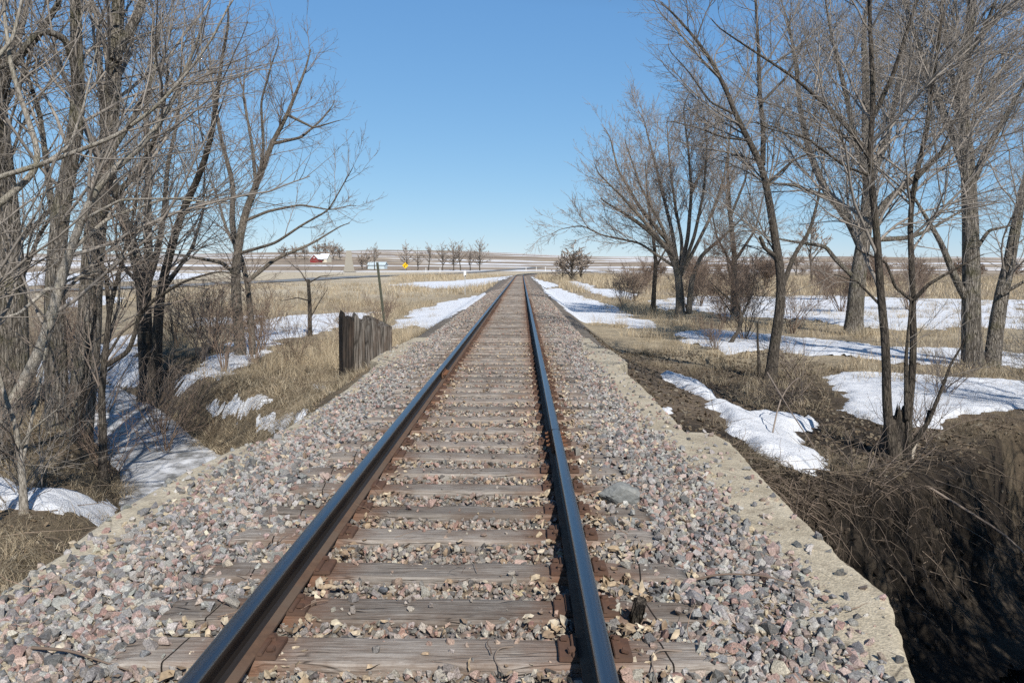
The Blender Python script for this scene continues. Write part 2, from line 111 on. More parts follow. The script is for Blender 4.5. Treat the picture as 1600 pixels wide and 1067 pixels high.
 'vase': [([(9.15, 43.0, -1.25), (9.08, 43.0, 0.58), (8.92, 43.0, 1.62), (8.45, 43.0, 2.66), (7.39, 43.0, 3.63), (6.34, 43.0, 4.39), (5.29, 43.0, 5.01)], 0.281, 0.0439), ([(8.99, 43.0, 1.45), (8.73, 43.69, 3.73), (8.28, 44.33, 5.88), (7.81, 44.96, 8.08), (7.43, 45.43, 9.75)], 0.141, 0.0352), ([(9.07, 43.0, 1.27), (9.39, 42.58, 3.34), (9.41, 42.09, 5.67), (9.09, 41.62, 7.93), (8.74, 41.24, 9.65)], 0.141, 0.0352), ([(9.04, 43.0, 0.93), (9.34, 43.83, 3.04), (9.07, 44.68, 5.21), (8.85, 45.64, 7.82), (8.84, 46.46, 10.11)], 0.123, 0.0352), ([(9.1, 43.0, 1.27), (9.63, 42.12, 3.32), (9.86, 41.14, 5.58), (9.75, 40.19, 7.71), (9.4, 39.51, 9.15)], 0.123, 0.0352), ([(8.88, 43.0, 1.8), (8.04, 42.78, 3.86), (6.76, 42.52, 6.05), (6.02, 42.31, 8.04)], 0.123, 0.0352), ([(9.14, 43.0, 1.27), (10.11, 43.48, 3.02), (11.06, 43.96, 4.8), (11.74, 44.45, 6.77), (12.11, 45.0, 9.14)], 0.123, 0.0352), ([(8.84, 43.0, 2.14), (7.09, 42.25, 4.0), (5.63, 41.62, 5.46), (4.5, 41.17, 6.4)], 0.141, 0.0352), ([(9.6, 43.0, -0.82), (9.63, 42.65, 0.93), (10.05, 42.35, 2.31), (11.29, 41.99, 3.48), (12.05, 41.75, 4.31)], 0.193, 0.0352), ([(8.62, 43.0, 2.84), (6.97, 43.82, 4.97), (5.8, 44.54, 7.14), (5.47, 45.01, 8.8)], 0.141, 0.0352), ([(8.92, 43.0, 1.62), (6.91, 43.25, 3.02), (4.83, 43.46, 3.44), (3.71, 43.58, 4.01), (2.91, 43.67, 3.84)], 0.088, 0.0264), ([(9.6, 43.0, 5.76), (10.69, 43.45, 7.86), (11.09, 43.83, 9.8)], 0.088, 0.0264)],
 'slim_behind': [([(8.48, 48.0, -1.19), (8.53, 48.0, 0.45), (8.62, 48.0, 2.01), (8.4, 48.0, 3.55), (8.06, 48.0, 5.47), (7.87, 48.0, 7.38)], 0.177, 0.0392), ([(8.58, 48.0, 1.62), (9.47, 48.52, 3.18), (9.74, 49.1, 5.17)], 0.078, 0.0294)],
 'mid_background': [([(12.62, 45.0, -0.75), (12.54, 45.0, 0.89), (12.57, 45.0, 2.35), (12.22, 45.0, 4.87), (12.01, 45.0, 7.37), (12.1, 45.0, 9.49)], 0.221, 0.0368), ([(12.55, 45.0, 1.98), (13.88, 45.64, 3.82), (14.57, 46.3, 6.07)], 0.11, 0.0368), ([(12.52, 45.0, 1.62), (11.38, 44.38, 3.41), (10.85, 43.83, 5.14)], 0.092, 0.0368), ([(12.26, 45.0, 4.51), (13.2, 45.46, 6.71), (13.64, 45.96, 9.29)], 0.092, 0.0368)],
 'bent_small': [([(7.81, 28.1, -1.23), (8.25, 28.1, -0.54), (8.28, 28.1, 0.04), (8.1, 28.1, 0.72), (7.85, 28.1, 1.41), (7.72, 28.1, 2.09)], 0.08, 0.023), ([(8.28, 28.1, -0.19), (8.73, 28.3, 0.72), (8.87, 28.48, 1.63)], 0.046, 0.0172), ([(8.2, 28.1, 0.27), (7.48, 27.92, 0.84), (6.86, 27.76, 1.41)], 0.046, 0.0172), ([(8.29, 28.1, -0.42), (7.73, 28.44, 0.48), (7.42, 28.61, 0.94)], 0.034, 0.0172)],
}
SKY_STRENGTH, SUN_STRENGTH, EXPOSURE, DENOISE = .10, 4.0, .42, False
import bpy, bmesh, math, random, time
from mathutils import Vector, Matrix
T0 = time.time()
rng = np.random.default_rng(7)
random.seed(7)
sc = bpy.context.scene
COL = sc.collection
# ================================================================ helpers
def mesh_np(name, V, F, mats=(), smooth=True, mat_idx=None, colors=None, cname='Col'):
    """one mesh from numpy arrays; F is (n,3) or (n,4) or a list of such arrays"""
    V = np.asarray(V, np.float32).reshape(-1, 3)
    if not isinstance(F, (list, tuple)): F = [F]
    F = [np.asarray(f, np.int32) for f in F if len(f)]
    me = bpy.data.meshes.new(name)
    me.vertices.add(len(V)); me.vertices.foreach_set('co', V.ravel())
    loops = np.concatenate([f.ravel() for f in F]); sizes = np.concatenate([np.full(len(f), f.shape[1], np.int32) for f in F])
    me.loops.add(len(loops)); me.loops.foreach_set('vertex_index', loops)
    me.polygons.add(len(sizes))
    starts = np.concatenate([[0], np.cumsum(sizes)[:-1]]).astype(np.int32)
    me.polygons.foreach_set('loop_start', starts); me.polygons.foreach_set('loop_total', sizes)
    me.polygons.foreach_set('use_smooth', np.full(len(sizes), smooth, bool))
    for m in mats: me.materials.append(m)
    if mat_idx is not None: me.polygons.foreach_set('material_index', np.asarray(mat_idx, np.int32))
    if colors is not None:
        c = np.ones((len(V), 4), np.float32); c[:, :3] = colors
        a = me.color_attributes.new(cname, 'FLOAT_COLOR', 'POINT'); a.data.foreach_set('color', c.ravel())
    me.update(calc_edges=True); me.validate()
    return me
def tag(o, label=None, cat=None, group=None, kind=None):
    if label: o['label'] = label
    if cat: o['category'] = cat
    if group: o['group'] = group
    if kind: o['kind'] = kind
    return o
def obj(name, me, parent=None, loc=None):
    o = bpy.data.objects.new(name, me); COL.objects.link(o)
    if parent is not None: o.parent = parent
    if loc is not None: o.location = loc
    return o
def empty(name, loc, rz=0.0):
    o = bpy.data.objects.new(name, None); COL.objects.link(o)
    o.location = loc; o.rotation_euler = (0, 0, rz); o.empty_display_size = .3
    return o
def gz(x, y): return float(ground_z(x, y))
def bm_mesh(name, bm, mats, smooth=False):
    me = bpy.data.meshes.new(name); bm.to_mesh(me); bm.free()
    for m in mats: me.materials.append(m)
    me.polygons.foreach_set('use_smooth', np.full(len(me.polygons), smooth, bool))
    return me
def bm_box(bm, c, s, M=None, bevel=0, mi=0):
    m = Matrix.Translation(c)
    if M is not None: m = m @ M
    m = m @ Matrix.Diagonal((s[0], s[1], s[2], 1))
    r = bmesh.ops.create_cube(bm, size=1, matrix=m)
    vs = r['verts']; fs = set(f for v in vs for f in v.link_faces)
    for f in fs: f.material_index = mi
    if bevel:
        es = list(set(e for v in vs for e in v.link_edges))
        g = bmesh.ops.bevel(bm, geom=es, offset=bevel, segments=2, affect='EDGES')
        for f in g['faces']: f.material_index = mi
def bm_cyl(bm, p0, p1, r0, r1=None, seg=10, mi=0):
    p0 = Vector(p0); p1 = Vector(p1); d = p1-p0
    M = Matrix.Translation((p0+p1)/2) @ d.to_track_quat('Z', 'Y').to_matrix().to_4x4()
    r = bmesh.ops.create_cone(bm, cap_ends=True, segments=seg, radius1=r0, radius2=r0 if r1 is None else r1, depth=d.length, matrix=M)
    for v in r['verts']:
        for f in v.link_faces: f.material_index = mi
# ================================================================ materials
class NT:
    def __init__(s, name):
        m = bpy.data.materials.new(name); m.use_nodes = True
        s.m = m; s.t = m.node_tree; s.t.nodes.clear()
        s.out = s.n('ShaderNodeOutputMaterial'); s.b = s.n('ShaderNodeBsdfPrincipled')
        s.l(s.b.outputs[0], s.out.inputs[0]); s.b.inputs['Roughness'].default_value = .9
        try: s.b.inputs['Specular IOR Level'].default_value = .25
        except Exception: pass
    def n(s, t, **k):
        o = s.t.nodes.new(t)
        for a, v in k.items(): setattr(o, a, v)
        return o
    def l(s, a, b): s.t.links.new(a, b)
    def coord(s, kind='Object', scale=(1, 1, 1)):
        c = s.n('ShaderNodeTexCoord'); m = s.n('ShaderNodeMapping'); m.inputs['Scale'].default_value = scale
        s.l(c.outputs[kind], m.inputs[0]); return m.outputs[0]
    def noise(s, vec, scale, detail=4, rough=.6, dist=0):
        o = s.n('ShaderNodeTexNoise'); o.inputs['Scale'].default_value = scale; o.inputs['Detail'].default_value = detail
        o.inputs['Roughness'].default_value = rough; o.inputs['Distortion'].default_value = dist
        s.l(vec, o.inputs['Vector']); return o.outputs['Fac']
    def voro(s, vec, scale, feature='F1', out='Distance'):
        o = s.n('ShaderNodeTexVoronoi', feature=feature); o.inputs['Scale'].default_value = scale
        s.l(vec, o.inputs['Vector']); return o.outputs[out]
    def ramp(s, fac, pts, interp='LINEAR'):
        o = s.n('ShaderNodeValToRGB'); o.color_ramp.interpolation = interp
        e = o.color_ramp.elements
        while len(e) < len(pts): e.new(.5)
        for q, (p, c) in zip(e, pts):
            q.position = p; q.color = (*c, 1) if not np.isscalar(c) else (c, c, c, 1)
        s.l(fac, o.inputs[0]); return o.outputs[0]
    def mix(s, fac, a, b, mode='MIX'):
        o = s.n('ShaderNodeMix', data_type='RGBA', blend_type=mode)
        if np.isscalar(fac): o.inputs[0].default_value = fac
        else: s.l(fac, o.inputs[0])
        for i, v in ((6, a), (7, b)):
            if isinstance(v, tuple): o.inputs[i].default_value = (*v, 1)
            else: s.l(v, o.inputs[i])
        return o.outputs[2]
    def math(s, op, a, b=0.0, clamp=False):
        o = s.n('ShaderNodeMath', operation=op, use_clamp=clamp)
        for i, v in ((0, a), (1, b)):
            if np.isscalar(v): o.inputs[i].default_value = v
            else: s.l(v, o.inputs[i])
        return o.outputs[0]
    def attr(s, name='Col'):
        o = s.n('ShaderNodeAttribute', attribute_name=name); return o.outputs['Color']
    def rand(s):
        return s.n('ShaderNodeObjectInfo').outputs['Random']
    def color(s, c):
        if isinstance(c, tuple): s.b.inputs['Base Color'].default_value = (*c, 1)
        else: s.l(c, s.b.inputs['Base Color'])
        return s
    def rough(s, r):
        if np.isscalar(r): s.b.inputs['Roughness'].default_value = r
        else: s.l(r, s.b.inputs['Roughness'])
        return s
    def bump(s, h, strength=.5, dist=.02, prev=None):
        o = s.n('ShaderNodeBump'); o.inputs['Strength'].default_value = strength; o.inputs['Distance'].default_value = dist
        s.l(h, o.inputs['Height'])
        if prev is not None: s.l(prev, o.inputs['Normal'])
        s.l(o.outputs[0], s.b.inputs['Normal']); return o.outputs[0]
    def sep(s, vec):
        o = s.n('ShaderNodeSeparateXYZ'); s.l(vec, o.inputs[0]); return o.outputs
def m_ground():
    g = NT('ground'); c = g.coord()
    n1 = g.noise(c, 9, 8, .75); n2 = g.noise(c, 1.3, 5, .6); n3 = g.noise(c, 60, 3, .7)
    k = g.math('MULTIPLY', g.ramp(n1, [(.25, .45), (.75, 1.55)]), g.ramp(n2, [(.3, .75), (.7, 1.25)]))
    k = g.math('MULTIPLY', k, g.ramp(n3, [(.3, .6), (.7, 1.4)]))
    col = g.mix(1.0, g.attr(), k, 'MULTIPLY')
    # far hills: strips of old snow, ploughed earth and stubble lying across the slopes
    X = g.sep(c)
    far = g.math('MULTIPLY', g.math('SUBTRACT', X[1], 285.0), 1/60, True)
    hv = g.coord('Object', (.0045, .022, 0))
    hn = g.noise(hv, 1.0, 5, .55, .3)
    fields = g.ramp(hn, [(.30, (.25, .19, .14)), (.40, (.36, .285, .21)), (.455, (.20, .155, .118)), (.50, (.43, .35, .255)), (.535, (.45, .37, .275)), (.55, (.80, .82, .86)), (.60, (.82, .84, .88)), (.615, (.27, .21, .16)), (.68, (.34, .28, .2)), (.70, (.8, .82, .86))])
    br = g.noise(g.coord('Object', (.05, .2, 0)), 1.0, 4, .6)
    fields = g.mix(g.ramp(br, [(.56, 0.), (.62, .8)]), fields, (.17, .135, .115))
    col = g.mix(far, col, fields)
    g.color(col).rough(1.0)
    g.bump(g.math('ADD', n1, g.math('MULTIPLY', n3, .5)), .7, .05); return g.m
def m_snow():
    g = NT('snow'); c = g.coord()
    n = g.noise(c, 3.5, 6, .6); n2 = g.noise(c, 40, 4, .65)
    dirt = g.noise(c, 16, 8, .8); spot = g.ramp(g.math('ADD', dirt, g.math('MULTIPLY', g.noise(c, .8, 4, .6), .35)), [(.74, 0.), (.88, .8)])
    col = g.mix(spot, g.ramp(n, [(.3, (.68, .70, .74)), (.7, (.83, .84, .86))]), (.34, .28, .21))
    g.color(col).rough(.7); g.bump(g.math('ADD', n, g.math('MULTIPLY', n2, .5)), .7, .09); return g.m
def m_ice():
    g = NT('creek_ice'); c = g.coord()
    n = g.noise(c, 1.6, 5, .6); n2 = g.noise(c, 9, 5, .6)
    col = g.mix(g.ramp(g.math('ADD', g.math('MULTIPLY', n, .6), g.math('MULTIPLY', g.noise(c, 5, 6, .7), .4)), [(.42, 0.), (.60, 1.)]), (.17, .165, .155), (.70, .71, .73))
    col = g.mix(g.ramp(n2, [(.58, 0.), (.7, .5)]), col, (.30, .27, .22))
    g.color(col).rough(g.ramp(n, [(.4, .35), (.6, .8)])); g.bump(n2, .35, .03); return g.m
def m_bark(name, dark, light, mscale, moss=0.0, stretch=.16, strength=.9, dist=.03):
    g = NT(name); c = g.coord('Object', (1, 1, stretch))
    dv = g.n('ShaderNodeVectorMath', operation='ADD'); nz = g.n('ShaderNodeTexNoise'); nz.inputs['Scale'].default_value = 9; nz.inputs['Detail'].default_value = 4
    sc_ = g.n('ShaderNodeVectorMath', operation='SCALE'); sc_.inputs['Scale'].default_value = .11
    g.l(c, nz.inputs['Vector']); g.l(nz.outputs['Color'], sc_.inputs[0]); g.l(c, dv.inputs[0]); g.l(sc_.outputs[0], dv.inputs[1])
    v = g.voro(dv.outputs[0], mscale, 'DISTANCE_TO_EDGE'); v2 = g.voro(dv.outputs[0], mscale*2.3, 'DISTANCE_TO_EDGE')
    n = g.noise(c, mscale*2.2, 8, .75, .8); n2 = g.noise(g.coord(), 1.1, 4, .6)
    h = g.math('ADD', g.math('ADD', g.ramp(v, [(0., 0.), (.16, .6)]), g.ramp(v2, [(0., 0.), (.2, .4)])), g.math('MULTIPLY', n, .9))
    col = g.ramp(g.math('MULTIPLY', h, .55), [(.22, tuple(x*.4 for x in dark)), (.5, dark), (.85, light)])
    col = g.mix(1., col, g.ramp(n2, [(.3, .7), (.7, 1.25)]), 'MULTIPLY')
    if moss: col = g.mix(g.ramp(g.noise(g.coord(), 2.3, 4, .6), [(.5, 0.), (.72, moss)]), col, (.14, .135, .055))
    col = g.mix(1., col, g.ramp(g.rand(), [(0., .85), (1., 1.15)]), 'MULTIPLY')
    g.color(col).rough(.95); g.bump(h, strength, dist); return g.m
def m_twig(name, a, b):
    g = NT(name); n = g.noise(g.coord(), 1.6, 4, .6)
    col = g.mix(1., g.ramp(n, [(.3, a), (.7, b)]), g.ramp(g.rand(), [(0., .85), (1., 1.15)]), 'MULTIPLY')
    g.color(col).rough(.85); return g.m
def m_stone():
    g = NT('ballast_stone'); c = g.coord()
    n = g.noise(c, 150, 4, .85); n1 = g.noise(c, 35, 4, .6)
    col = g.mix(1., g.attr(), g.ramp(n, [(.30, .30), (.5, 1.), (.68, 1.9)]), 'MULTIPLY')
    col = g.mix(g.ramp(n1, [(.5, 0.), (.75, .45)]), col, (.33, .28, .22))
    g.color(col).rough(.9); g.bump(g.math('ADD', n, n1), .4, .006); return g.m
def m_bed():
    g = NT('trackbed_gravel'); c = g.coord()
    v = g.n('ShaderNodeTexVoronoi'); v.inputs['Scale'].default_value = 19; g.l(c, v.inputs['Vector'])
    hue = g.sep(v.outputs['Color'])
    col = g.ramp(hue[0], [(0., (.13, .135, .14)), (.3, (.26, .25, .24)), (.5, (.34, .27, .235)), (.7, (.30, .20, .17)), (.85, (.40, .33, .25)), (1., (.20, .205, .21))])
    d = g.ramp(v.outputs['Distance'], [(.25, 1.), (.7, .35)])
    col = g.mix(1., col, d, 'MULTIPLY')
    X = g.sep(c); nn = g.noise(c, 1.2, 5, .65)
    litter = g.ramp(g.math('ADD', nn, g.math('MULTIPLY', g.noise(c, 30, 3, .6), .4)), [(.62, 0.), (.80, .8)])
    col = g.mix(litter, col, (.27, .20, .13))
    # oil and dust darken the strip between the rails slightly brown
    g.color(col).rough(.95); g.bump(v.outputs['Distance'], -.9, .05); return g.m
def m_tie():
    g = NT('weathered_tie_wood')
    r = g.rand()
    tc = g.n('ShaderNodeTexCoord'); vm = g.n('ShaderNodeVectorMath', operation='ADD')
    cm = g.n('ShaderNodeCombineXYZ'); g.l(g.math('MULTIPLY', r, 91.), cm.inputs[0]); g.l(g.math('MULTIPLY', r, 37.), cm.inputs[1])
    g.l(tc.outputs['Object'], vm.inputs[0]); g.l(cm.outputs[0], vm.inputs[1])
    mp = g.n('ShaderNodeMapping'); mp.inputs['Scale'].default_value = (1.1, 20, 20); g.l(vm.outputs[0], mp.inputs[0])
    grain = g.noise(mp.outputs[0], 3.2, 8, .72, .6)
    mp2 = g.n('ShaderNodeMapping'); mp2.inputs['Scale'].default_value = (.55, 11, 11); g.l(vm.outputs[0], mp2.inputs[0])
    crack = g.voro(mp2.outputs[0], 2.6, 'DISTANCE_TO_EDGE')
    blot = g.noise(vm.outputs[0], 3.0, 5, .65)
    col = g.ramp(grain, [(.25, (.10, .075, .058)), (.45, (.27, .232, .197)), (.6, (.41, .367, .322)), (.8, (.53, .487, .435))])
    col = g.mix(g.ramp(blot, [(.42, 0.), (.68, .75)]), col, (.17, .115, .082))
    col = g.mix(1., col, g.ramp(r, [(0., .58), (.5, .92), (1., 1.1)]), 'MULTIPLY')
    ck = g.ramp(crack, [(0., 1.), (.035, 0.)])
    ck = g.math('MULTIPLY', ck, g.ramp(g.noise(vm.outputs[0], 2.1, 3, .6), [(.45, 0.), (.6, 1.)]))
    col = g.mix(g.math('MULTIPLY', ck, .8), col, (.03, .022, .016))
    X = g.sep(tc.outputs['Object']); ax = g.math('ABSOLUTE', X[0])
    # rust bled from the tie plates, and the straight saw cut near each end
    dr = g.math('ABSOLUTE', g.math('SUBTRACT', ax, .752))
    rust = g.ramp(g.math('ADD', dr, g.math('MULTIPLY', g.noise(vm.outputs[0], 9, 4, .6), .35)), [(.20, .85), (.52, 0.)])
    col = g.mix(rust, col, (.19, .092, .052))
    cut = g.math('ABSOLUTE', g.math('SUBTRACT', g.math('ADD', ax, g.math('MULTIPLY', X[1], .12)), 1.06))
    cutm = g.math('LESS_THAN', cut, .0042)
    col = g.mix(cutm, col, (.02, .016, .013))
    g.color(col).rough(.95)
    h = g.math('SUBTRACT', grain, g.math('MULTIPLY', ck, 1.2)); g.bump(h, .8, .012); return g.m
def m_rust(name='rusty_steel', a=(.10, .047, .026), b=(.24, .10, .048), c2=(.13, .085, .06)):
    g = NT(name); c = g.coord(); n = g.noise(c, 14, 7, .7); n2 = g.noise(c, 2.2, 4, .6)
    col = g.mix(g.ramp(n2, [(.4, 0.), (.65, .8)]), g.ramp(n, [(.3, a), (.7, b)]), c2)
    g.color(col).rough(.9); g.bump(n, .35, .004); return g.m
def m_railtop():
    g = NT('polished_rail_steel'); c = g.coord('Object', (40, .35, 40)); n = g.noise(c, 1.0, 5, .6)
    n2 = g.noise(g.coord('Object', (1, .3, 1)), 6, 5, .7)
    g.b.inputs['Metallic'].default_value = 1.0
    g.color(g.mix(g.ramp(n2, [(.55, 0.), (.75, .35)]), g.ramp(n, [(.3, (.27, .265, .26)), (.7, (.38, .37, .36))]), (.16, .12, .09)))
    g.rough(g.ramp(n, [(.3, .30), (.7, .44)])); return g.m
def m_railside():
    g = NT('worn_shaded_rail_side'); c = g.coord('Object', (30, .8, 30)); n = g.noise(c, 1.0, 5, .6)
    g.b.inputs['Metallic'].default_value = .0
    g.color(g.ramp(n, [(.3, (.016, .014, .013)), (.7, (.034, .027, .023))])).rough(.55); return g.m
def m_conc():
    g = NT('weathered_concrete'); c = g.coord()
    n = g.noise(c, 2.2, 6, .65); n2 = g.noise(c, 38, 5, .7); v = g.voro(c, 70, 'F1')
    col = g.ramp(n, [(.3, (.38, .325, .235)), (.55, (.50, .435, .325)), (.75, (.58, .515, .405))])
    col = g.mix(1., col, g.ramp(n2, [(.3, .68), (.7, 1.28)]), 'MULTIPLY')
    cr = g.voro(g.coord(), 1.7, 'DISTANCE_TO_EDGE'); crk = g.math('MULTIPLY', g.ramp(cr, [(0., 1.), (.012, 0.)]), g.ramp(g.noise(c, 1.4, 3), [(.5, 0.), (.58, 1.)]))
    col = g.mix(g.math('MULTIPLY', crk, .75), col, (.07, .055, .04))
    st = g.ramp(g.noise(g.coord('Object', (3, 3, .5)), 1.3, 5, .7), [(.52, 0.), (.7, .6)])
    col = g.mix(st, col, (.19, .15, .105))
    g.color(col).rough(.95); g.bump(g.math('ADD', n2, g.math('MULTIPLY', v, .6)), .55, .014); return g.m
def m_plank(name, a, b, c3):
    g = NT(name); vec = g.coord('Object', (13, 13, 1.0)); n = g.noise(vec, 2.0, 8, .75, .5)
    ck = g.voro(g.coord('Object', (9, 9, .5)), 1.5, 'DISTANCE_TO_EDGE')
    col = g.ramp(n, [(.28, a), (.5, b), (.72, c3)])
    col = g.mix(g.ramp(ck, [(0., .85), (.06, 0.)]), col, (.02, .016, .013))
    blot = g.noise(g.coord('Object', (3, 3, .8)), 1.4, 4); col = g.mix(g.ramp(blot, [(.5, 0.), (.68, .7)]), col, (.09, .062, .045))
    g.color(col).rough(.95); g.bump(g.math('ADD', n, g.ramp(ck, [(0., 0.), (.09, .8)])), .9, .02); return g.m
def m_grass():
    g = NT('dry_grass'); n = g.noise(g.coord(), 2.5, 3, .6)
    col = g.mix(1., g.attr(), g.ramp(n, [(.3, .8), (.7, 1.2)]), 'MULTIPLY'); g.color(col).rough(.8)
    return g.m
def m_attr(name, rough=.85):
    g = NT(name); n = g.noise(g.coord(), 30, 4, .6)
    g.color(g.mix(1., g.attr(), g.ramp(n, [(.3, .75), (.7, 1.25)]), 'MULTIPLY')).rough(rough); return g.m
def m_flat(name, col, rough=.7, var=.2, scale=8, metal=0.):
    g = NT(name); n = g.noise(g.coord(), scale, 5, .65)
    g.color(g.mix(1., col, g.ramp(n, [(.3, 1-var), (.7, 1+var)]), 'MULTIPLY')).rough(rough); g.b.inputs['Metallic'].default_value = metal
    return g.m
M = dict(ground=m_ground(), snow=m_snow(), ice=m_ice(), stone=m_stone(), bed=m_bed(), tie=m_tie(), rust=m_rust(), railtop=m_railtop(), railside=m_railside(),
         conc=m_conc(), grass=m_grass(), leaf=m_attr('dead_leaf'), debris=m_attr('dead_stick'))
M['bark_big'] = m_bark('cottonwood_bark', (.15, .128, .103), (.40, .355, .30), 15, .5, .14, strength=1., dist=.05)
M['bark_grey'] = m_bark('smooth_grey_bark', (.24, .212, .175), (.42, .38, .325), 26, .4, .3, .45, .012)
M['bark_dark'] = m_bark('dark_bark', (.058, .048, .039), (.15, .125, .10), 24, .15, .2, .8, .02)
M['bark_mid'] = m_bark('brown_grey_bark', (.115, .096, .076), (.27, .232, .19), 24, .2, .2, .8, .02)
M['twig_grey'] = m_twig('grey_twig', (.165, .142, .12), (.33, .292, .252))
M['twig_dark'] = m_twig('brown_twig', (.13, .10, .08), (.27, .22, .18))
M['twig_far'] = m_twig('far_twig', (.27, .22, .18), (.36, .30, .25))
M['twig_red'] = m_twig('brush_twig', (.15, .105, .078), (.25, .185, .14))
M['steel_rust2'] = m_rust('plate_rust', (.075, .045, .034), (.155, .08, .052), (.105, .072, .054))
M['plank_light'] = m_plank('weathered_plank', (.04, .035, .03), (.14, .123, .106), (.32, .295, .262))
M['plank_dark'] = m_plank('dark_plank', (.014, .012, .010), (.034, .028, .024), (.075, .06, .05))  # near-black wood tones for the end post
M['post'] = m_flat('painted_post_steel', (.085, .088, .066), .6, .3, 20, .2)
M['white'] = m_flat('white_paint', (.72, .72, .70), .5, .12)
M['yellow'] = m_flat('yellow_sign_paint', (.86, .50, .015), .45, .05)
M['black'] = m_flat('black_paint', (.012, .012, .012), .5, .1)
M['galv'] = m_flat('galvanised_steel', (.42, .43, .43), .5, .15, 8, .3)
M['red'] = m_flat('barn_red', (.21, .042, .042), .7, .2, 1)
M['roofsnow'] = m_flat('snowy_roof', (.78, .80, .84), .7, .08, 1)
M['shed'] = m_flat('shed_metal', (.50, .58, .62), .5, .12, 1)
M['cream'] = m_flat('cream_siding', (.60, .56, .46), .8, .12, 1)
M['darkgap'] = m_flat('dark_opening', (.02, .018, .016), .9, .1)
M['railfoot'] = m_rust('brown_rail_foot', (.095, .060, .043), (.175, .105, .068), (.13, .098, .075))
# ================================================================ sky, sun, camera
ELEV, AZ = math.radians(40), math.radians(20)      # sun behind the camera, a little to the right
sd = Vector((math.sin(AZ)*math.cos(ELEV), -math.cos(AZ)*math.cos(ELEV), math.sin(ELEV)))   # towards the sun
w = bpy.data.worlds.new("World"); sc.world = w; w.use_nodes = True
nt = w.node_tree; bg = nt.nodes['Background']; sky = nt.nodes.new('ShaderNodeTexSky')
sky.sky_type = 'NISHITA'; sky.sun_disc = False; sky.sun_elevation = ELEV; sky.sun_rotation = math.pi-AZ
sky.altitude = 2000; sky.air_density = 1.0; sky.dust_density = 0.0; sky.ozone_density = 6.0
sp = nt.nodes.new('ShaderNodeSeparateColor'); cb = nt.nodes.new('ShaderNodeCombineColor'); nt.links.new(sky.outputs[0], sp.inputs[0])
for k, (v0, p, t) in enumerate(((1.12, .78, 1.52), (2.23, .58, 3.55), (4.62, .36, 6.9))):     # clear, dry late-winter air: softer rise of brightness to the horizon
    a = nt.nodes.new('ShaderNodeMath'); a.operation = 'MULTIPLY'; a.inputs[1].default_value = 1/v0; nt.links.new(sp.outputs[k], a.inputs[0])
    b = nt.nodes.new('ShaderNodeMath'); b.operation = 'POWER'; b.inputs[1].default_value = p; nt.links.new(a.outputs[0], b.inputs[0])
    b2 = nt.nodes.new('ShaderNodeMath'); b2.operation = 'POWER'; b2.inputs[1].default_value = 1.35; nt.links.new(a.outputs[0], b2.inputs[0])
    b3 = nt.nodes.new('ShaderNodeMath'); b3.operation = 'MINIMUM'; nt.links.new(b.outputs[0], b3.inputs[0]); nt.links.new(b2.outputs[0], b3.inputs[1])
    c = nt.nodes.new('ShaderNodeMath'); c.operation = 'MULTIPLY'; c.inputs[1].default_value = t*2**-EXPOSURE; nt.links.new(b3.outputs[0], c.inputs[0]); nt.links.new(c.outputs[0], cb.inputs[k])
nt.links.new(cb.outputs[0], bg.inputs[0]); bg.inputs[1].default_value = SKY_STRENGTH
L = bpy.data.lights.new('sun', 'SUN'); L.energy = SUN_STRENGTH; L.angle = math.radians(.53); L.color = (1, .955, .88)
so = bpy.data.objects.new('sun', L); COL.objects.link(so); so.rotation_euler = (-sd).to_track_quat('-Z', 'Y').to_euler(); so.location = (20, -60, 60)
cd = bpy.data.cameras.new('camera'); cam = bpy.data.objects.new('camera', cd); COL.objects.link(cam); sc.camera = cam
cd.sensor_width = 36; cd.lens = 1223/1600*36; cd.clip_start = .05; cd.clip_end = 9000
PITCH, YAW = 5.3486, .7027
cam.location = (.4375, 0, 1.657); cam.rotation_euler = (math.radians(90-PITCH), 0, math.radians(YAW))
sc.view_settings.view_transform = 'Standard'; sc.view_settings.look = 'None'; sc.view_settings.exposure = EXPOSURE; sc.view_settings.gamma = 1
sc.cycles.use_denoising = DENOISE
sc.cycles.max_bounces = 5; sc.cycles.diffuse_bounces = 3; sc.cycles.glossy_bounces = 2; sc.cycles.transparent_max_bounces = 4
sc.cycles.caustics_reflective = False; sc.cycles.caustics_refractive = False
# ================================================================ ground
def graded(a, b, step, lo, hi, ratio):
    mid = list(np.arange(a, b+1e-6, step)); up = []; v = mid[-1]; s = step
    while v < hi: s *= ratio; v += s; up.append(v)
    dn = []; v = mid[0]; s = step
    while v > lo: s *= ratio; v -= s; dn.append(v)
    return np.array(dn[::-1]+mid+up)
gx = graded(-13.5, 13.5, .11, -3500, 3500, 1.045); gy = graded(2.0, 27, .11, -900, 5200, 1.03)
XX, YY = np.meshgrid(gx, gy); ZZ = ground_z(XX, YY)
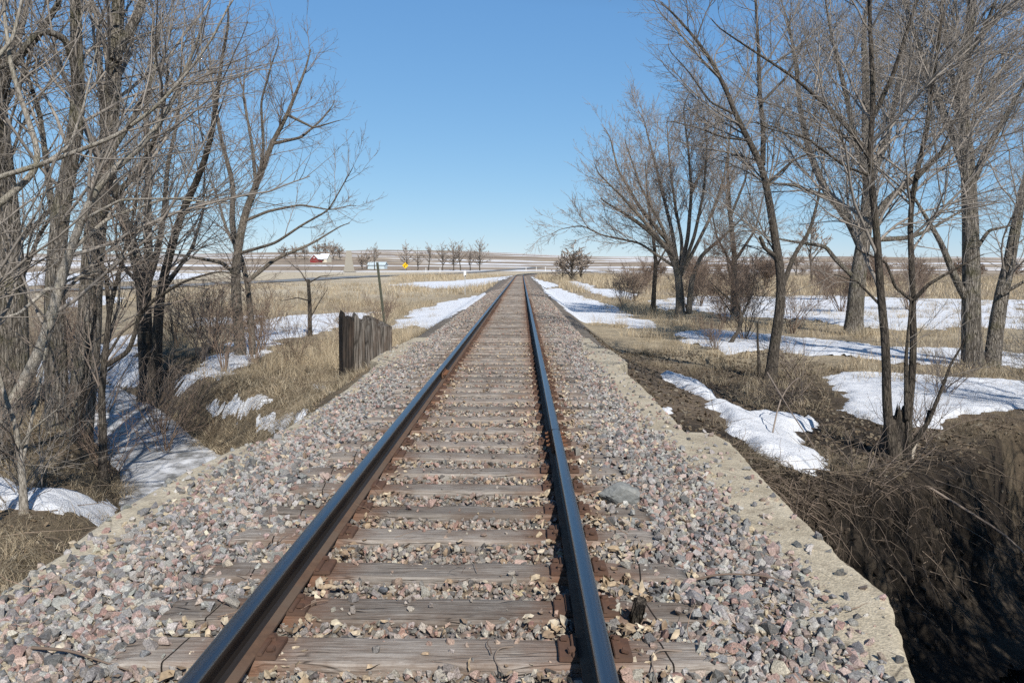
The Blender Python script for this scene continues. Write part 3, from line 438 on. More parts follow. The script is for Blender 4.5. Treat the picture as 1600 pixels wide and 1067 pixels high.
# vertical faces of the eroded creek bank: lumps and hollows
steep = ss(.8, 2.0, np.hypot(np.gradient(ZZ, axis=0)/np.maximum(np.gradient(YY, axis=0), 1e-6), np.gradient(ZZ, axis=1)/np.maximum(np.gradient(XX, axis=1), 1e-6)))*(np.abs(XX) < 13)*(YY < 27)*(YY > 2)*(XX > 2.6)*.4
XX = XX+steep*(.42*fbm(YY*1.4+ZZ*1.1, ZZ*2.1, 191, 4)+.16*fbm(YY*5, ZZ*6+XX*2, 193, 3)); YY = YY+steep*(.42*fbm(XX*1.4-ZZ*.9, ZZ*2.1, 195, 4)+.16*fbm(XX*5, ZZ*6, 197, 3))
def grid_faces(nx, ny, off=0):
    i = np.arange(nx-1)[None, :]+np.arange(ny-1)[:, None]*nx
    return np.stack([i, i+1, i+nx+1, i+nx], -1).reshape(-1, 4)+off
def lerp3(a, b, t): return a+(np.asarray(b)-a)*t[..., None]
def ground_color(x, y, z):
    xt = x-track_x(y); ax = np.abs(xt)
    n = fbm(x*.35, y*.35, 41, 4); n2 = fbm(x*1.7, y*1.7, 45, 4)
    straw = np.array((.245, .192, .125)); soil = np.array((.030, .0225, .0165)); litter = np.array((.155, .112, .075)); field = np.array((.50, .425, .31)); plough = np.array((.27, .21, .145))
    c = np.broadcast_to(straw, x.shape+(3,)).copy()
    pale = np.where(x > 0, ss(16, 24, y+4*n), ss(20, 34, y+4*n))
    c = lerp3(c, np.array((.36, .295, .20)), pale)
    c = lerp3(c, litter, ss(-.05, .2, n)*(1-.7*pale))
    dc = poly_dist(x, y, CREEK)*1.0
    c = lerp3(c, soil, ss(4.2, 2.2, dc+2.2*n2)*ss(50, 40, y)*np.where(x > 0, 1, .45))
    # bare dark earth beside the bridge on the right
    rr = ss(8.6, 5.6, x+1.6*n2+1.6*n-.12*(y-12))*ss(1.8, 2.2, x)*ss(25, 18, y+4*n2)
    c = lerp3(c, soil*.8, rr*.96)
    dirt = ss(2.3, 2.5, x)*ss(5.0, 3.2, x-.06*(y-12)+n2)*ss(9.5, 12, y)*ss(27, 22, y+3*n2)
    c = lerp3(c, np.array((.17, .13, .092)), dirt*.8)
    # fields beyond
    fl = ss(52, 90, y+25*n)*ss(4, 9, ax)
    c = lerp3(c, np.where((xt < 0)[..., None], field, np.array((.30, .235, .16))), fl)
    band = ss(-.02, .08, fbm(x*.012+3, y*.03, 61, 3))*ss(60, 90, y)
    c = lerp3(c, plough, band*.55*np.where(xt < 0, ss(150, 110, y), 1))
    # cinder and gravel foot of the embankment
    e = ss(3.6, 2.6, ax+.5*n2)*ss(15, 19, y)
    c = lerp3(c, np.array((.17, .145, .12)), e)
    return c
me = mesh_np('ground', np.stack([XX, YY, ZZ], -1), grid_faces(len(gx), len(gy)), [M['ground']], True, colors=ground_color(XX, YY, ZZ).reshape(-1, 3))
tag(obj('ground', me), kind='structure')
# ---------------------------------------------------------------- undercut face of the eroded creek bank
sb = np.linspace(8.35, 13.6, 330); cb_ = np.stack([np.interp(sb, np.arange(len(CREEK)), CREEK[:, k]) for k in (0, 1)], -1)
for _ in range(30): cb_[1:-1] = (cb_[:-2]+2*cb_[1:-1]+cb_[2:])/4
tb = np.gradient(cb_, axis=0); tb /= np.linalg.norm(tb, axis=1)[:, None]; nb = np.stack([-tb[:, 1], tb[:, 0]], -1)
arc = np.r_[0, np.cumsum(np.linalg.norm(np.diff(cb_, axis=0), axis=1))]
rows = 84; tr_ = np.linspace(0, 1, rows)
wob = .42*fbm(arc*.75, arc*0+2, 201, 4)
top_d = 2.62+wob; tp = cb_+nb*top_d[:, None]; ztop = ground_z(tp[:, 0]+nb[:, 0]*.25, tp[:, 1]+nb[:, 1]*.25)
prof_t = [0, .06, .12, .22, .4, .6, .8, .92, 1.0]; prof_d = [.40, .16, -.10, -.12, -.22, -.36, -.58, -.85, -1.25]; prof_z = [.0, -.02, -.12, -.32, -.75, -1.2, -1.6, -1.85, -2.02]
dd = np.interp(tr_, prof_t, prof_d)[None, :]+top_d[:, None]; zz = np.interp(tr_, prof_t, prof_z)[None, :]+ztop[:, None]
A2 = np.broadcast_to(arc[:, None], dd.shape); mid_ = ss(.03, .2, tr_)[None, :]*ss(1.05, .9, tr_)[None, :]
disp = mid_*(.46*fbm(A2*1.1, zz*1.3, 203, 4)+.24*np.abs(fbm(A2*3.3+zz*.7, zz*2.2, 205, 4))-.20*np.maximum(0, .06-np.abs(fbm(A2*2.1, zz*.9, 207, 3)))*8*.12)+(.07+.10*mid_)*fbm(A2*9, zz*9+tr_[None, :]*6, 209, 4)
dd = dd+disp; VB = np.stack([cb_[:, 0:1]+nb[:, 0:1]*dd, cb_[:, 1:2]+nb[:, 1:2]*dd, zz+.09*fbm(A2*4, dd*4, 211, 4)], -1)
cw = ss(-.04, .14, fbm(A2*1.5, zz*1.6, 213, 4))[..., None]*.75; CB = np.array((.022, .017, .0125))*(1-cw)+np.array((.085, .068, .050))*cw  # paler clay lumps by noise, with the sunlit patches put into the colour
turf = ss(.16, .06, tr_)[None, :, None]; CB = CB*(1-turf)+np.array((.040, .030, .021))*turf
tag(obj('creek_bank', mesh_np('creek_bank', VB, grid_faces(rows, len(sb))[:, ::-1], [M['ground']], True, colors=CB.reshape(-1, 3))), kind='structure')
# ---------------------------------------------------------------- creek ice (a sheet lying in the channel)
cp = CREEK[:14]
tt = np.linspace(0, len(cp)-1, 160); ci = np.stack([np.interp(tt, np.arange(len(cp)), cp[:, k]) for k in (0, 1)], -1)
ci = ci[ci[:, 0] < -.5]
tg = np.gradient(ci, axis=0); tg /= np.linalg.norm(tg, axis=1)[:, None]; nn = np.stack([-tg[:, 1], tg[:, 0]], -1)
off = np.linspace(-.95, .95, 14); P = ci[:, None, :]+nn[:, None, :]*off[None, :, None]
Zi = -1.87+.02*fbm(P[..., 0]*1.2, P[..., 1]*1.2, 71, 3)
me = mesh_np('creek_ice', np.concatenate([P, Zi[..., None]], -1), grid_faces(14, len(ci)), [M['ice']])
tag(obj('creek_ice', me), kind='structure')
# ---------------------------------------------------------------- snow
sv, sf, so_ = [], [], 0
def snow_patch(P, thick, name):
    global so_
    P = np.array(P); lo = P.min(0)-.6; hi = P.max(0)+.6; ext = hi-lo
    dist = max(3., P[:, 1].mean())
    st = np.array([max(.055, dist*.0045, ext[0]/200), max(.055, dist*.0075, ext[1]/230)])
    nx, ny = (np.ceil(ext/st).astype(int)+1)
    X, Y = np.meshgrid(np.linspace(lo[0], hi[0], nx), np.linspace(lo[1], hi[1], ny))
    sdist = poly_dist(X, Y, P, True)*np.where(inside(X, Y, P), 1, -1)
    k = .5 if name in ('patch', 'patch_b', 'dot', 'bit') else 1 if dist < 30 else (2.0 if dist < 60 else 3.0)
    sdist = sdist+k*(.55*fbm(X*1.3/k, Y*1.3/k, 81, 5)+.42*fbm(X*4/k, Y*4/k, 85, 5))
    sdist = sdist-k*(3.4 if name in ('mid_a', 'mid_b') else 1.5)*np.maximum(0, fbm(X*.9/k+5, Y*.55/k, 83, 6)-(.0 if name in ('mid_a', 'mid_b') else .07))*(0 if name in ('narrow', 'patch', 'patch_b', 'near', 'dot', 'bit') else 1)
    if name in ('patch', 'patch_b', 'dot'): sdist = sdist+.04
    wdt = .30*min(k, 1.6)
    Z = ground_z(X, Y)-.05+(thick+.05)*ss(-.06, wdt, sdist)+.05*fbm(X*1.6, Y*1.6, 87, 3)*ss(0, .5, sdist)+.02*fbm(X*6, Y*6, 89, 3)*ss(0, .4, sdist)
    keep = sdist > -.12
    F = grid_faces(nx, ny); F = F[keep.ravel()[F].all(1)]
    if not len(F): return
    used = np.unique(F); rm = np.full(nx*ny, -1); rm[used] = np.arange(len(used))
    V = np.stack([X, Y, Z], -1).reshape(-1, 3)[used]
    sv.append(V); sf.append(rm[F]+so_); so_ += len(V)
THICK = dict(narrow=.13, shade=.07, near=.07, bit=.06, patch=.08, patch_b=.08, dot=.04)
for k, P in SNOW.items(): snow_patch(P, THICK.get(k, .055), k)
me = mesh_np('snow', np.concatenate(sv), np.concatenate(sf), [M['snow']])
tag(obj('snow', me), kind='structure')
def snow_sd(x, y):
    r = np.full(np.shape(x), -9.)
    for P in SNOW.values():
        P = np.array(P); bb = (x > P[:, 0].min()-.5) & (x < P[:, 0].max()+.5) & (y > P[:, 1].min()-.5) & (y < P[:, 1].max()+.5)
        if bb.any():
            d = poly_dist(x[bb], y[bb], P, True)*np.where(inside(x[bb], y[bb], P), 1, -1)
            r[bb] = np.maximum(r[bb], d)
    return r
# ---------------------------------------------------------------- roads across the field
def ribbon(name, pts, width, lift, mat, n=90):
    pts = np.array(pts, float); t = np.linspace(0, len(pts)-1, n)
    c = np.stack([np.interp(t, np.arange(len(pts)), pts[:, k]) for k in (0, 1)], -1)
    for _ in range(6): c[1:-1] = (c[:-2]+2*c[1:-1]+c[2:])/4
    tg = np.gradient(c, axis=0); tg /= np.linalg.norm(tg, axis=1)[:, None]; nn = np.stack([-tg[:, 1], tg[:, 0]], -1)
    off = np.linspace(-.5, .5, 7); P = c[:, None]+nn[:, None]*off[None, :, None]*width
    zc = ground_z(c[:, 0], c[:, 1])
    Z = np.maximum(ground_z(P[..., 0], P[..., 1])+lift*.6, zc[:, None]+lift)
    return obj(name, mesh_np(name, np.concatenate([P, Z[..., None]], -1), grid_faces(7, n), [mat]))
m_road = m_flat('old_asphalt', (.20, .205, .21), .9, .15, .6); m_gravel = m_flat('pale_gravel', (.42, .365, .275), .95, .15, .5)
tag(ribbon('paved_road', [(-95, 40), (-66, 66), (-46, 95), (-37, 135), (-31, 185), (-25, 250), (-14, 330), (10, 420)], 7.5, .12, m_road), kind='structure')
tag(ribbon('gravel_road', [(-66, 305), (-70, 320), (-92, 420), (-123, 560), (-160, 730), (-205, 930)], 4.6, .15, m_gravel), kind='structure')
EDGE_R = [(1.98, 2.5), (2.05, 2.86), (2.17, 3.35), (2.25, 3.59), (2.35, 3.83), (2.42, 4.1), (2.41, 4.56), (2.42, 5.55), (2.56, 7.86), (2.50, 8.28), (2.21, 8.32), (2.23, 9.24), (2.24, 11.83), (2.17, 14.03), (2.42, 14.6), (2.40, 16.66), (2.20, 17.6), (2.15, 19.6)]
EDGE_L = [(-2.45, 2.0), (-2.43, 3.92), (-2.40, 4.08), (-2.43, 4.66), (-2.5, 5.49), (-2.49, 6.66), (-2.36, 7.6), (-2.20, 7.75), (-2.13, 9.75), (-2.12, 11.33), (-2.24, 14.6), (-2.46, 14.9), (-2.48, 16.35), (-2.30, 19.8)]
# ================================================================ trackbed
def bed_z(x, y):
    """surface of the ballast between and beside the ties"""
    xt = x-track_x(y); ax = np.abs(xt)
    z = -.048-.05*ss(1.30, 1.75, ax)-.05*ss(1.75, 2.35, ax)
    beyond = ss(17.5, 20, y)
    z = z-beyond*(.75*ss(1.75, 3.1, ax))
    z = z+.018*fbm(x*2.2, y*2.2, 91, 3)+.02*fbm(x*.5, y*.5, 95, 2)
    return z
bx = np.concatenate([[-3.3, -2.95, -2.6], np.arange(-2.3, 2.31, .115), [2.6, 2.95, 3.3]]); by = graded(1.0, 24, .12, -8, 620, 1.035)
XX, YY = np.meshgrid(bx, by)
on = (YY < 17.5)
def lim(E): return np.interp(YY, [p[1] for p in E], [abs(p[0]) for p in E])
lo_ = np.where(YY < 18.5, np.minimum(lim(EDGE_L)-.12, 2.3), 2.2+1.1*ss(18.5, 21, YY)); hi_ = np.where(YY < 18.5, np.minimum(lim(EDGE_R)-.12, 2.3), 2.05+1.25*ss(18.5, 21, YY))
XX = np.clip(XX, -lo_, hi_)
ZZ = bed_z(XX, YY); XX = XX+track_x(YY)
k_ = ss(2.3, 3.2, np.abs(XX-track_x(YY)))*(YY > 18.5); ZZ = ZZ*(1-k_)+(ground_z(XX, YY)-.06)*k_
me = mesh_np('trackbed', np.stack([XX, YY, ZZ], -1), grid_faces(len(bx), len(by)), [M['bed']])
tag(obj('trackbed', me), kind='structure')
# ---------------------------------------------------------------- concrete bridge with its curbs
brg = empty('culvert_bridge', (0, 9, -.5))
tag(brg, 'low concrete culvert bridge with chipped tan curbs carrying the ballast over the creek', 'bridge')
def curb(outer, inner_x, name, z0, z1):
    """outer: list of (x,y) along the outside edge; a solid strip between it and inner_x with a worn outside edge"""
    O = np.array(outer, float); d = np.r_[0, np.cumsum(np.linalg.norm(np.diff(O, axis=0), axis=1))]
    n = int(d[-1]/.035); s = np.linspace(0, d[-1], n); s = np.sort(np.unique(np.r_[s, d])); n = len(s)
    C = np.stack([np.interp(s, d, O[:, k]) for k in (0, 1)], -1)
    sg = 1 if O[:, 0].mean() > 0 else -1
    inn = np.full(n, inner_x)
    rows = []
    wear = .11*np.minimum(0, fbm(C[:, 1]*4.5, C[:, 1]*0+9, 109, 4)-.02)*ss(6.0, 4.2, C[:, 1])+.035*fbm(C[:, 1]*2.2, C[:, 0]*0, 101, 4)+.02*fbm(C[:, 1]*11, C[:, 1]*0+3, 103, 3)
    # profile across: inner bottom, inner top ... rounded outer edge, face down
    for f, dz, ox in ((0, -.15, 0), (0, 0, 0), (.2, 0, 0), (.4, 0, 0), (.6, 0, 0), (.8, 0, 0), (.92, 0, 0)):
        x = inn+(C[:, 0]-inn)*f; rows.append(np.stack([x, C[:, 1], z1+dz+.014*fbm(x*3, C[:, 1]*3, 105, 4)+0*x], -1))
    for ox, dz in ((-.028, -.003), (-.008, -.012), (0, -.035), (.002, -.10), (.0, -.2), (.004, -.35), (0, -.55), (0, z0-z1)):
        x = C[:, 0]+sg*(ox+wear*(1 if dz > -.5 else .4)); 
        jit = .012*fbm(C[:, 1]*6, C[:, 1]*0+dz*9, 107, 3)
        rows.append(np.stack([x+sg*jit, C[:, 1], np.full(n, z1+dz)], -1))
    V = np.stack(rows, 1); k = V.shape[1]
    F = grid_faces(k, n)
    if sg < 0: F = F[:, ::-1]
    caps = [np.array([[0, j, j+1] for j in range(1, k-1)]), np.array([[(n-1)*k, (n-1)*k+j+1, (n-1)*k+j] for j in range(1, k-1)])]
    return obj(name, mesh_np(name, V, [F]+caps, [M['conc']]), brg)
c1 = curb(EDGE_R, 1.45, 'curb', -1.25, -.095); c2 = curb(EDGE_L, -1.45, 'curb', -1.25, -.095)
for c in (c1, c2): c.matrix_parent_inverse = Matrix.Translation((0, -9, .5))
bm = bmesh.new(); bm_box(bm, (0, 5.6, -.62), (4.5, 5.2, .7)); sl = obj('deck_slab', bm_mesh('deck_slab', bm, [M['conc']]), brg); sl.matrix_parent_inverse = Matrix.Translation((0, -9, .5))
for yy in (8.35, 2.7):
    bm = bmesh.new(); bm_box(bm, (0, yy, -2.0), (4.46, .5, 2.0)); sl = obj('abutment', bm_mesh('abutment', bm, [M['conc']]), brg); sl.matrix_parent_inverse = Matrix.Translation((0, -9, .5))
# ================================================================ ties
TIE_Y0 = [2.55, 3.245, 3.69, 4.17, 4.75, 5.25, 5.79, 6.32, 6.83, 7.35, 7.98, 8.56, 9.24, 9.79, 10.24, 10.72]
tie_y = list(TIE_Y0)
while len(tie_y) < 300: tie_y.append(tie_y[-1]+.53+random.uniform(-.035, .035))
def tie_mesh(k):
    r = np.random.default_rng(100+k); L_, W_, H_ = 2.6+r.uniform(-.03, .03), .228+r.uniform(-.012, .012), .2
    nx = 60; prof = [(-.5, -.9), (-.5, -.35), (-.5, -.10), (-.485, -.025), (-.44, 0), (-.3, .0), (-.1, .0), (.1, .0), (.3, .0), (.44, 0), (.485, -.025), (.5, -.1), (.5, -.35), (.5, -.9)]
    xs = np.linspace(-L_/2, L_/2, nx); V = []
    for x in xs:
        e1 = .016*(vnoise(x*3.1+k*7, 1.5, 5)-.5)+.008*(vnoise(x*14+k, 2.5, 6)-.5); e2 = .016*(vnoise(x*2.7+k*5, 7.5, 7)-.5)+.01*(vnoise(x*13+k, 8.5, 8)-.5)
        endw = ss(.10, 0, L_/2-abs(x))
        for j, (py, pz) in enumerate(prof):
            y = py*W_+(e1 if py < 0 else e2)*(abs(py) > .4); z = pz*H_
            z += .010*(vnoise(x*1.6+k*3, py*4+k, 9)-.5)+.006*(vnoise(x*9, py*14+k, 10)-.5)
            if abs(py) > .42 and pz > -.2: z -= .014*max(0, vnoise(x*4.3+k*9, py*3, 12)-.55)*2
            z -= .012*endw*(1 if pz > -.5 else 0); y *= 1-.03*endw
            V.append((x, y, z))
    n = len(prof); F = grid_faces(n, nx)
    caps = [np.array([[0, j+1, j] for j in range(1, n-1)]), np.array([[(nx-1)*n, (nx-1)*n+j, (nx-1)*n+j+1] for j in range(1, n-1)])]
    return mesh_np('railway_tie', V, [F[:, ::-1]]+caps, [M['tie']], True)
tie_meshes = [tie_mesh(k) for k in range(8)]
# tie plate with rolled shoulders, and spike heads
bm = bmesh.new()
bm_box(bm, (0, 0, .008), (.31, .18, .022), bevel=.003); bm_box(bm, (.088, 0, .025), (.022, .188, .016), bevel=.003); bm_box(bm, (-.088, 0, .025), (.022, .188, .016), bevel=.003)
plate_me = bm_mesh('tie_plate', bm, [M['steel_rust2']])
bm = bmesh.new(); bm_box(bm, (0, 0, .012), (.034, .030, .016), bevel=.004); bm_box(bm, (-.008, 0, -.006), (.017, .017, .04))
spike_me = bm_mesh('spike', bm, [M['steel_rust2']])
ORD = ['Nearest', 'Second', 'Third', 'Fourth', 'Fifth', 'Sixth', 'Seventh', 'Eighth', 'Ninth', 'Tenth', 'Eleventh', 'Twelfth', 'Thirteenth', 'Fourteenth', 'Fifteenth']
TIE_LAB = {1: 'grey weathered railway tie at the bottom of the photo, nearest one fully in view',
 2: 'weathered railway tie with the upright dark wood chunk at its right end',
 3: 'weathered railway tie next beyond the one with the upright wood chunk',
 4: 'brown railway tie second beyond the one with the upright wood chunk, leaves at its rail',
 5: 'brown railway tie just in front of the grey green slab rock',
 6: 'weathered railway tie just behind the grey green slab rock',
 7: 'weathered railway tie second behind the slab rock, last one short of the rail joint bar',
 8: 'weathered railway tie under the near end of the right rail joint bar',
 9: 'weathered railway tie under the far end of the right rail joint bar',
 10: 'weathered railway tie next beyond the right rail joint bar',
 11: 'weathered railway tie second beyond the right rail joint bar'}
for i, y in enumerate(tie_y):
    o = bpy.data.objects.new('railway_tie', tie_meshes[int(rng.integers(8))]); COL.objects.link(o)
    tx = float(track_x(y)); sk = random.gauss(0, .008)
    o.location = (tx+random.gauss(0, .03), y, .0+random.gauss(0, .006)); o.rotation_euler = (0, random.gauss(0, .003), sk-(max(0, y-CURVE_Y)/CURVE_R)+(math.pi if random.random() < .5 else 0))
    flip = abs(o.rotation_euler.z) > 1
    o['category'] = 'railway tie'; o['group'] = 'wooden railway ties under the track'
    if i in TIE_LAB: o['label'] = TIE_LAB[i]
    elif i == 0: o['label'] = 'railway tie cut off by the bottom edge of the photo'
    elif i < 40: o['label'] = 'weathered wooden railway tie in ballast beyond the rail joint, closer than the white snow strips'
    else: o['label'] = 'faded railway tie nearly hidden in the distant ballast between the rails'
    if i < 75:
        for sx in (-1, 1):
            p = bpy.data.objects.new('tie_plate', plate_me); COL.objects.link(p); p.parent = o
            lx = sx*.752-o.location.x+tx
            p.location = ((-lx if flip else lx), random.uniform(-.012, .012), .003+.003*random.random())
            if i < 26:
                for dx, dy in ((-.1, -.055), (.1, .05), (-.125, .06), (.125, -.05)):
                    if random.random() < .9:
                        s = bpy.data.objects.new('spike', spike_me); COL.objects.link(s); s.parent = p
                        s.location = (dx, dy, .026 if abs(dx) < .12 else .02); s.rotation_euler = (random.uniform(-.2, .2), random.uniform(-.2, .2), (math.pi if dx > 0 else 0)+random.uniform(-.3, .3))
# ================================================================ rails
ry = np.concatenate([np.arange(-3, 30, .5), np.arange(30, 150, 2), np.arange(150, 460, 4)])
def rail_path(off):
    c = track_x(ry); t = np.gradient(c, ry); n = np.sqrt(1+t*t)
    return np.stack([c+off/n, ry-off*t/n], -1), np.stack([1/n, -t/n], -1)
ZB = .022                                               # underside of the rail foot
HEAD = [(-.0365, .130), (-.0372, .158), (-.034, .1655), (-.026, .1695), (-.012, .171), (0, .1715), (.012, .171), (.026, .1695), (.034, .1655), (.0372, .158), (.0365, .130), (.022, .122), (-.022, .122)]
BASE = [(-.070, .0), (-.070, .010), (-.030, .022), (-.0115, .036), (-.009, .075), (-.012, .122), (.012, .122), (.009, .075), (.0115, .036), (.030, .022), (.070, .010), (.070, .0)]
def extrude(prof, off, seg_y=None):
    C, N = rail_path(off)
    P = np.array(prof); k = len(P)
    V = np.zeros((len(C), k, 3)); V[:, :, :2] = C[:, None]+N[:, None]*P[None, :, :1]; V[:, :, 2] = ZB+P[None, :, 1]
    i = np.arange(k); F = []
    a = (np.arange(len(C)-1)*k)[:, None]; j = (i+1) % k
    F = np.stack([a+i, a+j, a+k+j, a+k+i], -1).reshape(-1, 4)
    return V, F, k
JOINT_Y = 7.05
for side, off in ((-1, -.7525), (1, .7525)):
    e = empty('steel_rail', (off, 0, ZB)); inv = Matrix.Translation((-off, 0, -ZB))
    tag(e, 'left steel rail with blue sky sheen, dark inner face and brown foot in view' if side < 0 else 'right steel rail with a bolted joint, casting a black shadow strip on its left', 'rail')
    V, F, k = extrude(BASE, off); o = obj('rail_base', mesh_np('rail_base', V, F, [M['railfoot'], M['railside']], False, np.tile(np.isin(np.arange(k), (2, 3, 4, 5, 6, 7, 8)).astype(int), len(V)-1)), e); o.matrix_parent_inverse = inv  # web and fillets: oily dark colour with the shade under the head painted in
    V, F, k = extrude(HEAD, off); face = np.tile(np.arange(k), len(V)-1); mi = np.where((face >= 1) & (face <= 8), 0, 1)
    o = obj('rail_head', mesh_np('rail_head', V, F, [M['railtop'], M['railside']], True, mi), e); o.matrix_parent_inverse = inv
    for (jy, ln) in (((JOINT_Y, .66),) if side > 0 else ((11.6, .5),)):
        for s in (-1, 1):
            bm = bmesh.new(); bm_box(bm, (s*.030, 0, .078), (.020, ln, .078), bevel=.006); bm_box(bm, (s*.038, 0, .037), (.03, ln, .016), bevel=.004)
            jb = obj('joint_bar', bm_mesh('joint_bar', bm, [M['rust']]), e); jb.location = (0, jy, 0)
            for by_ in np.linspace(-ln*.38, ln*.38, 4):
                bm = bmesh.new(); bm_cyl(bm, (s*.04, 0, 0), (s*.072, 0, 0), .017, seg=6); bm_cyl(bm, (s*.05, 0, 0), (s*.092, 0, 0), .010, seg=8)
                b = obj('bolt', bm_mesh('bolt', bm, [M['rust']]), jb); b.location = (0, by_, .080)
    if side > 0:                                          # the gap between the two rail lengths
        bm = bmesh.new(); bm_box(bm, (0, 0, .1465), (.0756, .006, .0506)); g_ = obj('joint_gap', bm_mesh('joint_gap', bm, [M['darkgap']]), e); g_.location = (0, JOINT_Y, 0)
# rail anchors seen along the foot
# ================================================================ ballast stones
def stone_protos(n, seed):
    out = []; r = np.random.default_rng(seed)
    for k in range(n):
        bm = bmesh.new(); m = int(r.integers(9, 15))
        pts = r.normal(size=(m, 3)); pts /= np.linalg.norm(pts, axis=1)[:, None]; pts *= r.uniform(.8, 1.08, size=(m, 1)); pts *= np.array([1, r.uniform(.65, .95), r.uniform(.45, .8)])
        vs = [bm.verts.new(p) for p in pts]
        h = bmesh.ops.convex_hull(bm, input=vs)
        bmesh.ops.delete(bm, geom=list(set(h['geom_interior']+h['geom_unused'])), context='VERTS') if (h['geom_interior'] or h['geom_unused']) else None
        bmesh.ops.triangulate(bm, faces=bm.faces[:])
        bm.verts.index_update(); V = np.array([v.co[:] for v in bm.verts]); F = np.array([[v.index for v in f.verts] for f in bm.faces]); bm.free()
        out.append((V, F))
    return out
def rand_rot(n, r, tilt=None):
    q = r.normal(size=(n, 4))
    if tilt is not None: q[:, 1:3] *= tilt
    q /= np.linalg.norm(q, axis=1)[:, None]; a, b, c, d = q.T
    return np.stack([np.stack([1-2*(c*c+d*d), 2*(b*c-a*d), 2*(b*d+a*c)], -1), np.stack([2*(b*c+a*d), 1-2*(b*b+d*d), 2*(c*d-a*b)], -1), np.stack([2*(b*d-a*c), 2*(c*d+a*b), 1-2*(b*b+c*c)], -1)], 1)
PAL = np.array([(.31, .305, .295), (.215, .22, .225), (.085, .09, .097), (.40, .39, .37), (.345, .255, .235), (.27, .17, .15), (.40, .325, .285), (.44, .37, .265), (.55, .50, .41), (.24, .19, .165), (.34, .335, .33), (.155, .16, .17)])
PAL = PAL*np.array((.96, .935, .905))
PW = np.array([.19, .14, .10, .10, .105, .065, .075, .04, .02, .065, .06, .10]); PW /= PW.sum()
def instance(protos, pos, scale, rot, col, jit=.12, r=None):
    r = r or rng; which = r.integers(len(protos), size=len(pos)); Vs, Fs, Cs = [], [], []; o = 0
    for k, (V, F) in enumerate(protos):
        ix = np.where(which == k)[0]
        if not len(ix): continue
        W = np.einsum('nij,vj->nvi', rot[ix], V)*scale[ix][:, None, None]+pos[ix][:, None]
        nv = len(V); f = F[None]+(np.arange(len(ix))*nv)[:, None, None]+o
        Vs.append(W.reshape(-1, 3)); Fs.append(f.reshape(-1, F.shape[1])); Cs.append(np.repeat(col[ix], nv, 0)); o += len(ix)*nv
    return np.concatenate(Vs), np.concatenate(Fs), np.concatenate(Cs)
def tie_cover(x, y):
    """1 where a tie lies under (x,y)"""
    ty = np.array(tie_y); i = np.clip(np.searchsorted(ty, y), 1, len(ty)-1)
    d = np.minimum(np.abs(ty[i]-y), np.abs(ty[i-1]-y))
    return (d < .098) & (np.abs(x-track_x(y)) < 1.29), d
def scatter_stones(n, y0, y1, wl, wr, smin, smax, protos, r, power=1.0):
    y = y0+(y1-y0)*r.random(n)**power; x = r.uniform(-wl, wr, n)
    cov, d = tie_cover(x, y)
    rail = np.abs(np.abs(x)-.7525) < .10
    edge = np.maximum(0, np.abs(x)-1.25)
    keep = (~cov | (r.random(n) < np.where(np.abs(x) > .95, .10, .035)) | (np.abs(x)+.35*fbm(x*2, y*1.3, 131, 3) > 1.29)) & ~(rail & cov) & ~(rail & (r.random(n) < .5))
    out = ss(np.where(x > 0, 1.84, 2.03), np.where(x > 0, 2.10, 2.36), np.abs(x)+.30*fbm(x*.0, y*1.1, 133, 3)+np.where((y > 8.3) & (y < 14.3), .17, 0)*np.ones(n)+np.where(y > 14.3, .28, 0))
    keep &= (r.random(n) > out*.93) | (y > 19)
    el = np.interp(y, [p[1] for p in EDGE_L], [p[0] for p in EDGE_L]); er = np.interp(y, [p[1] for p in EDGE_R], [p[0] for p in EDGE_R])
    keep &= ((x > el+.03) & (x < er-.03)) | (y > 18.5)
    x, y = x[keep], y[keep]; cov = cov[keep]; n = len(x)
    s = smin+(smax-smin)*r.random(n)**1.6
    inner = np.abs(x) < .75
    s = s*np.where(inner, .78, 1.0)
    z = bed_z(x, y)+s*r.uniform(.05, .5, n)+.012
    z = np.where(cov & (np.abs(x) < 1.32), np.maximum(z, .004+s*.42), z)
    z = np.where((np.abs(x) > 1.9) & (y < 18.5), np.maximum(z, -.10+s*.38), z)
    pos = np.stack([x+track_x(y), y, z], -1)
    ci = r.choice(len(PAL), size=n, p=PW); col = PAL[ci]*r.uniform(.78, 1.22, (n, 1))*r.uniform(.96, 1.04, (n, 3))*.86+np.array((.275, .25, .22))*.14
    dust = (ss(1.15, .8, np.abs(x))*.75+ss(8, 30, y)*.5)[:, None].clip(0, 1); col = col*(1-dust)+col*np.array((.98, .89, .80))*dust
    return pos, s, rand_rot(n, r, .55), col
pr = stone_protos(30, 3)
VV, FF, CC = [], [], []; o_ = 0
for (n, y0, y1, smin, smax, pw) in ((31000, 2.2, 9.0, .017, .043, 1.15), (700, 2.2, 8.0, .046, .062, 1.1), (30000, 2.2, 8.0, .005, .014, 1.15), (31000, 9.0, 20.0, .019, .040, 1.2), (36000, 19.5, 62, .024, .048, 1.3)):
    r = np.random.default_rng(int(y1*10)+int(smin*1e4)); pos, s, rt, col = scatter_stones(n, y0, y1, *((3.15, 3.15) if y0 > 15 else (2.55, 2.6)), smin, smax, pr, r, pw)
    V, F, C = instance(pr, pos, s, rt, col, r=r); VV.append(V); FF.append(F+o_); CC.append(C); o_ += len(V)
me = mesh_np('ballast', np.concatenate(VV), np.concatenate(FF), [M['stone']], False, colors=np.concatenate(CC))
tag(obj('ballast', me), 'crushed pink and grey stone ballast filling the track', 'ballast', kind='stuff')
print('ballast', len(me.polygons), time.time()-T0)
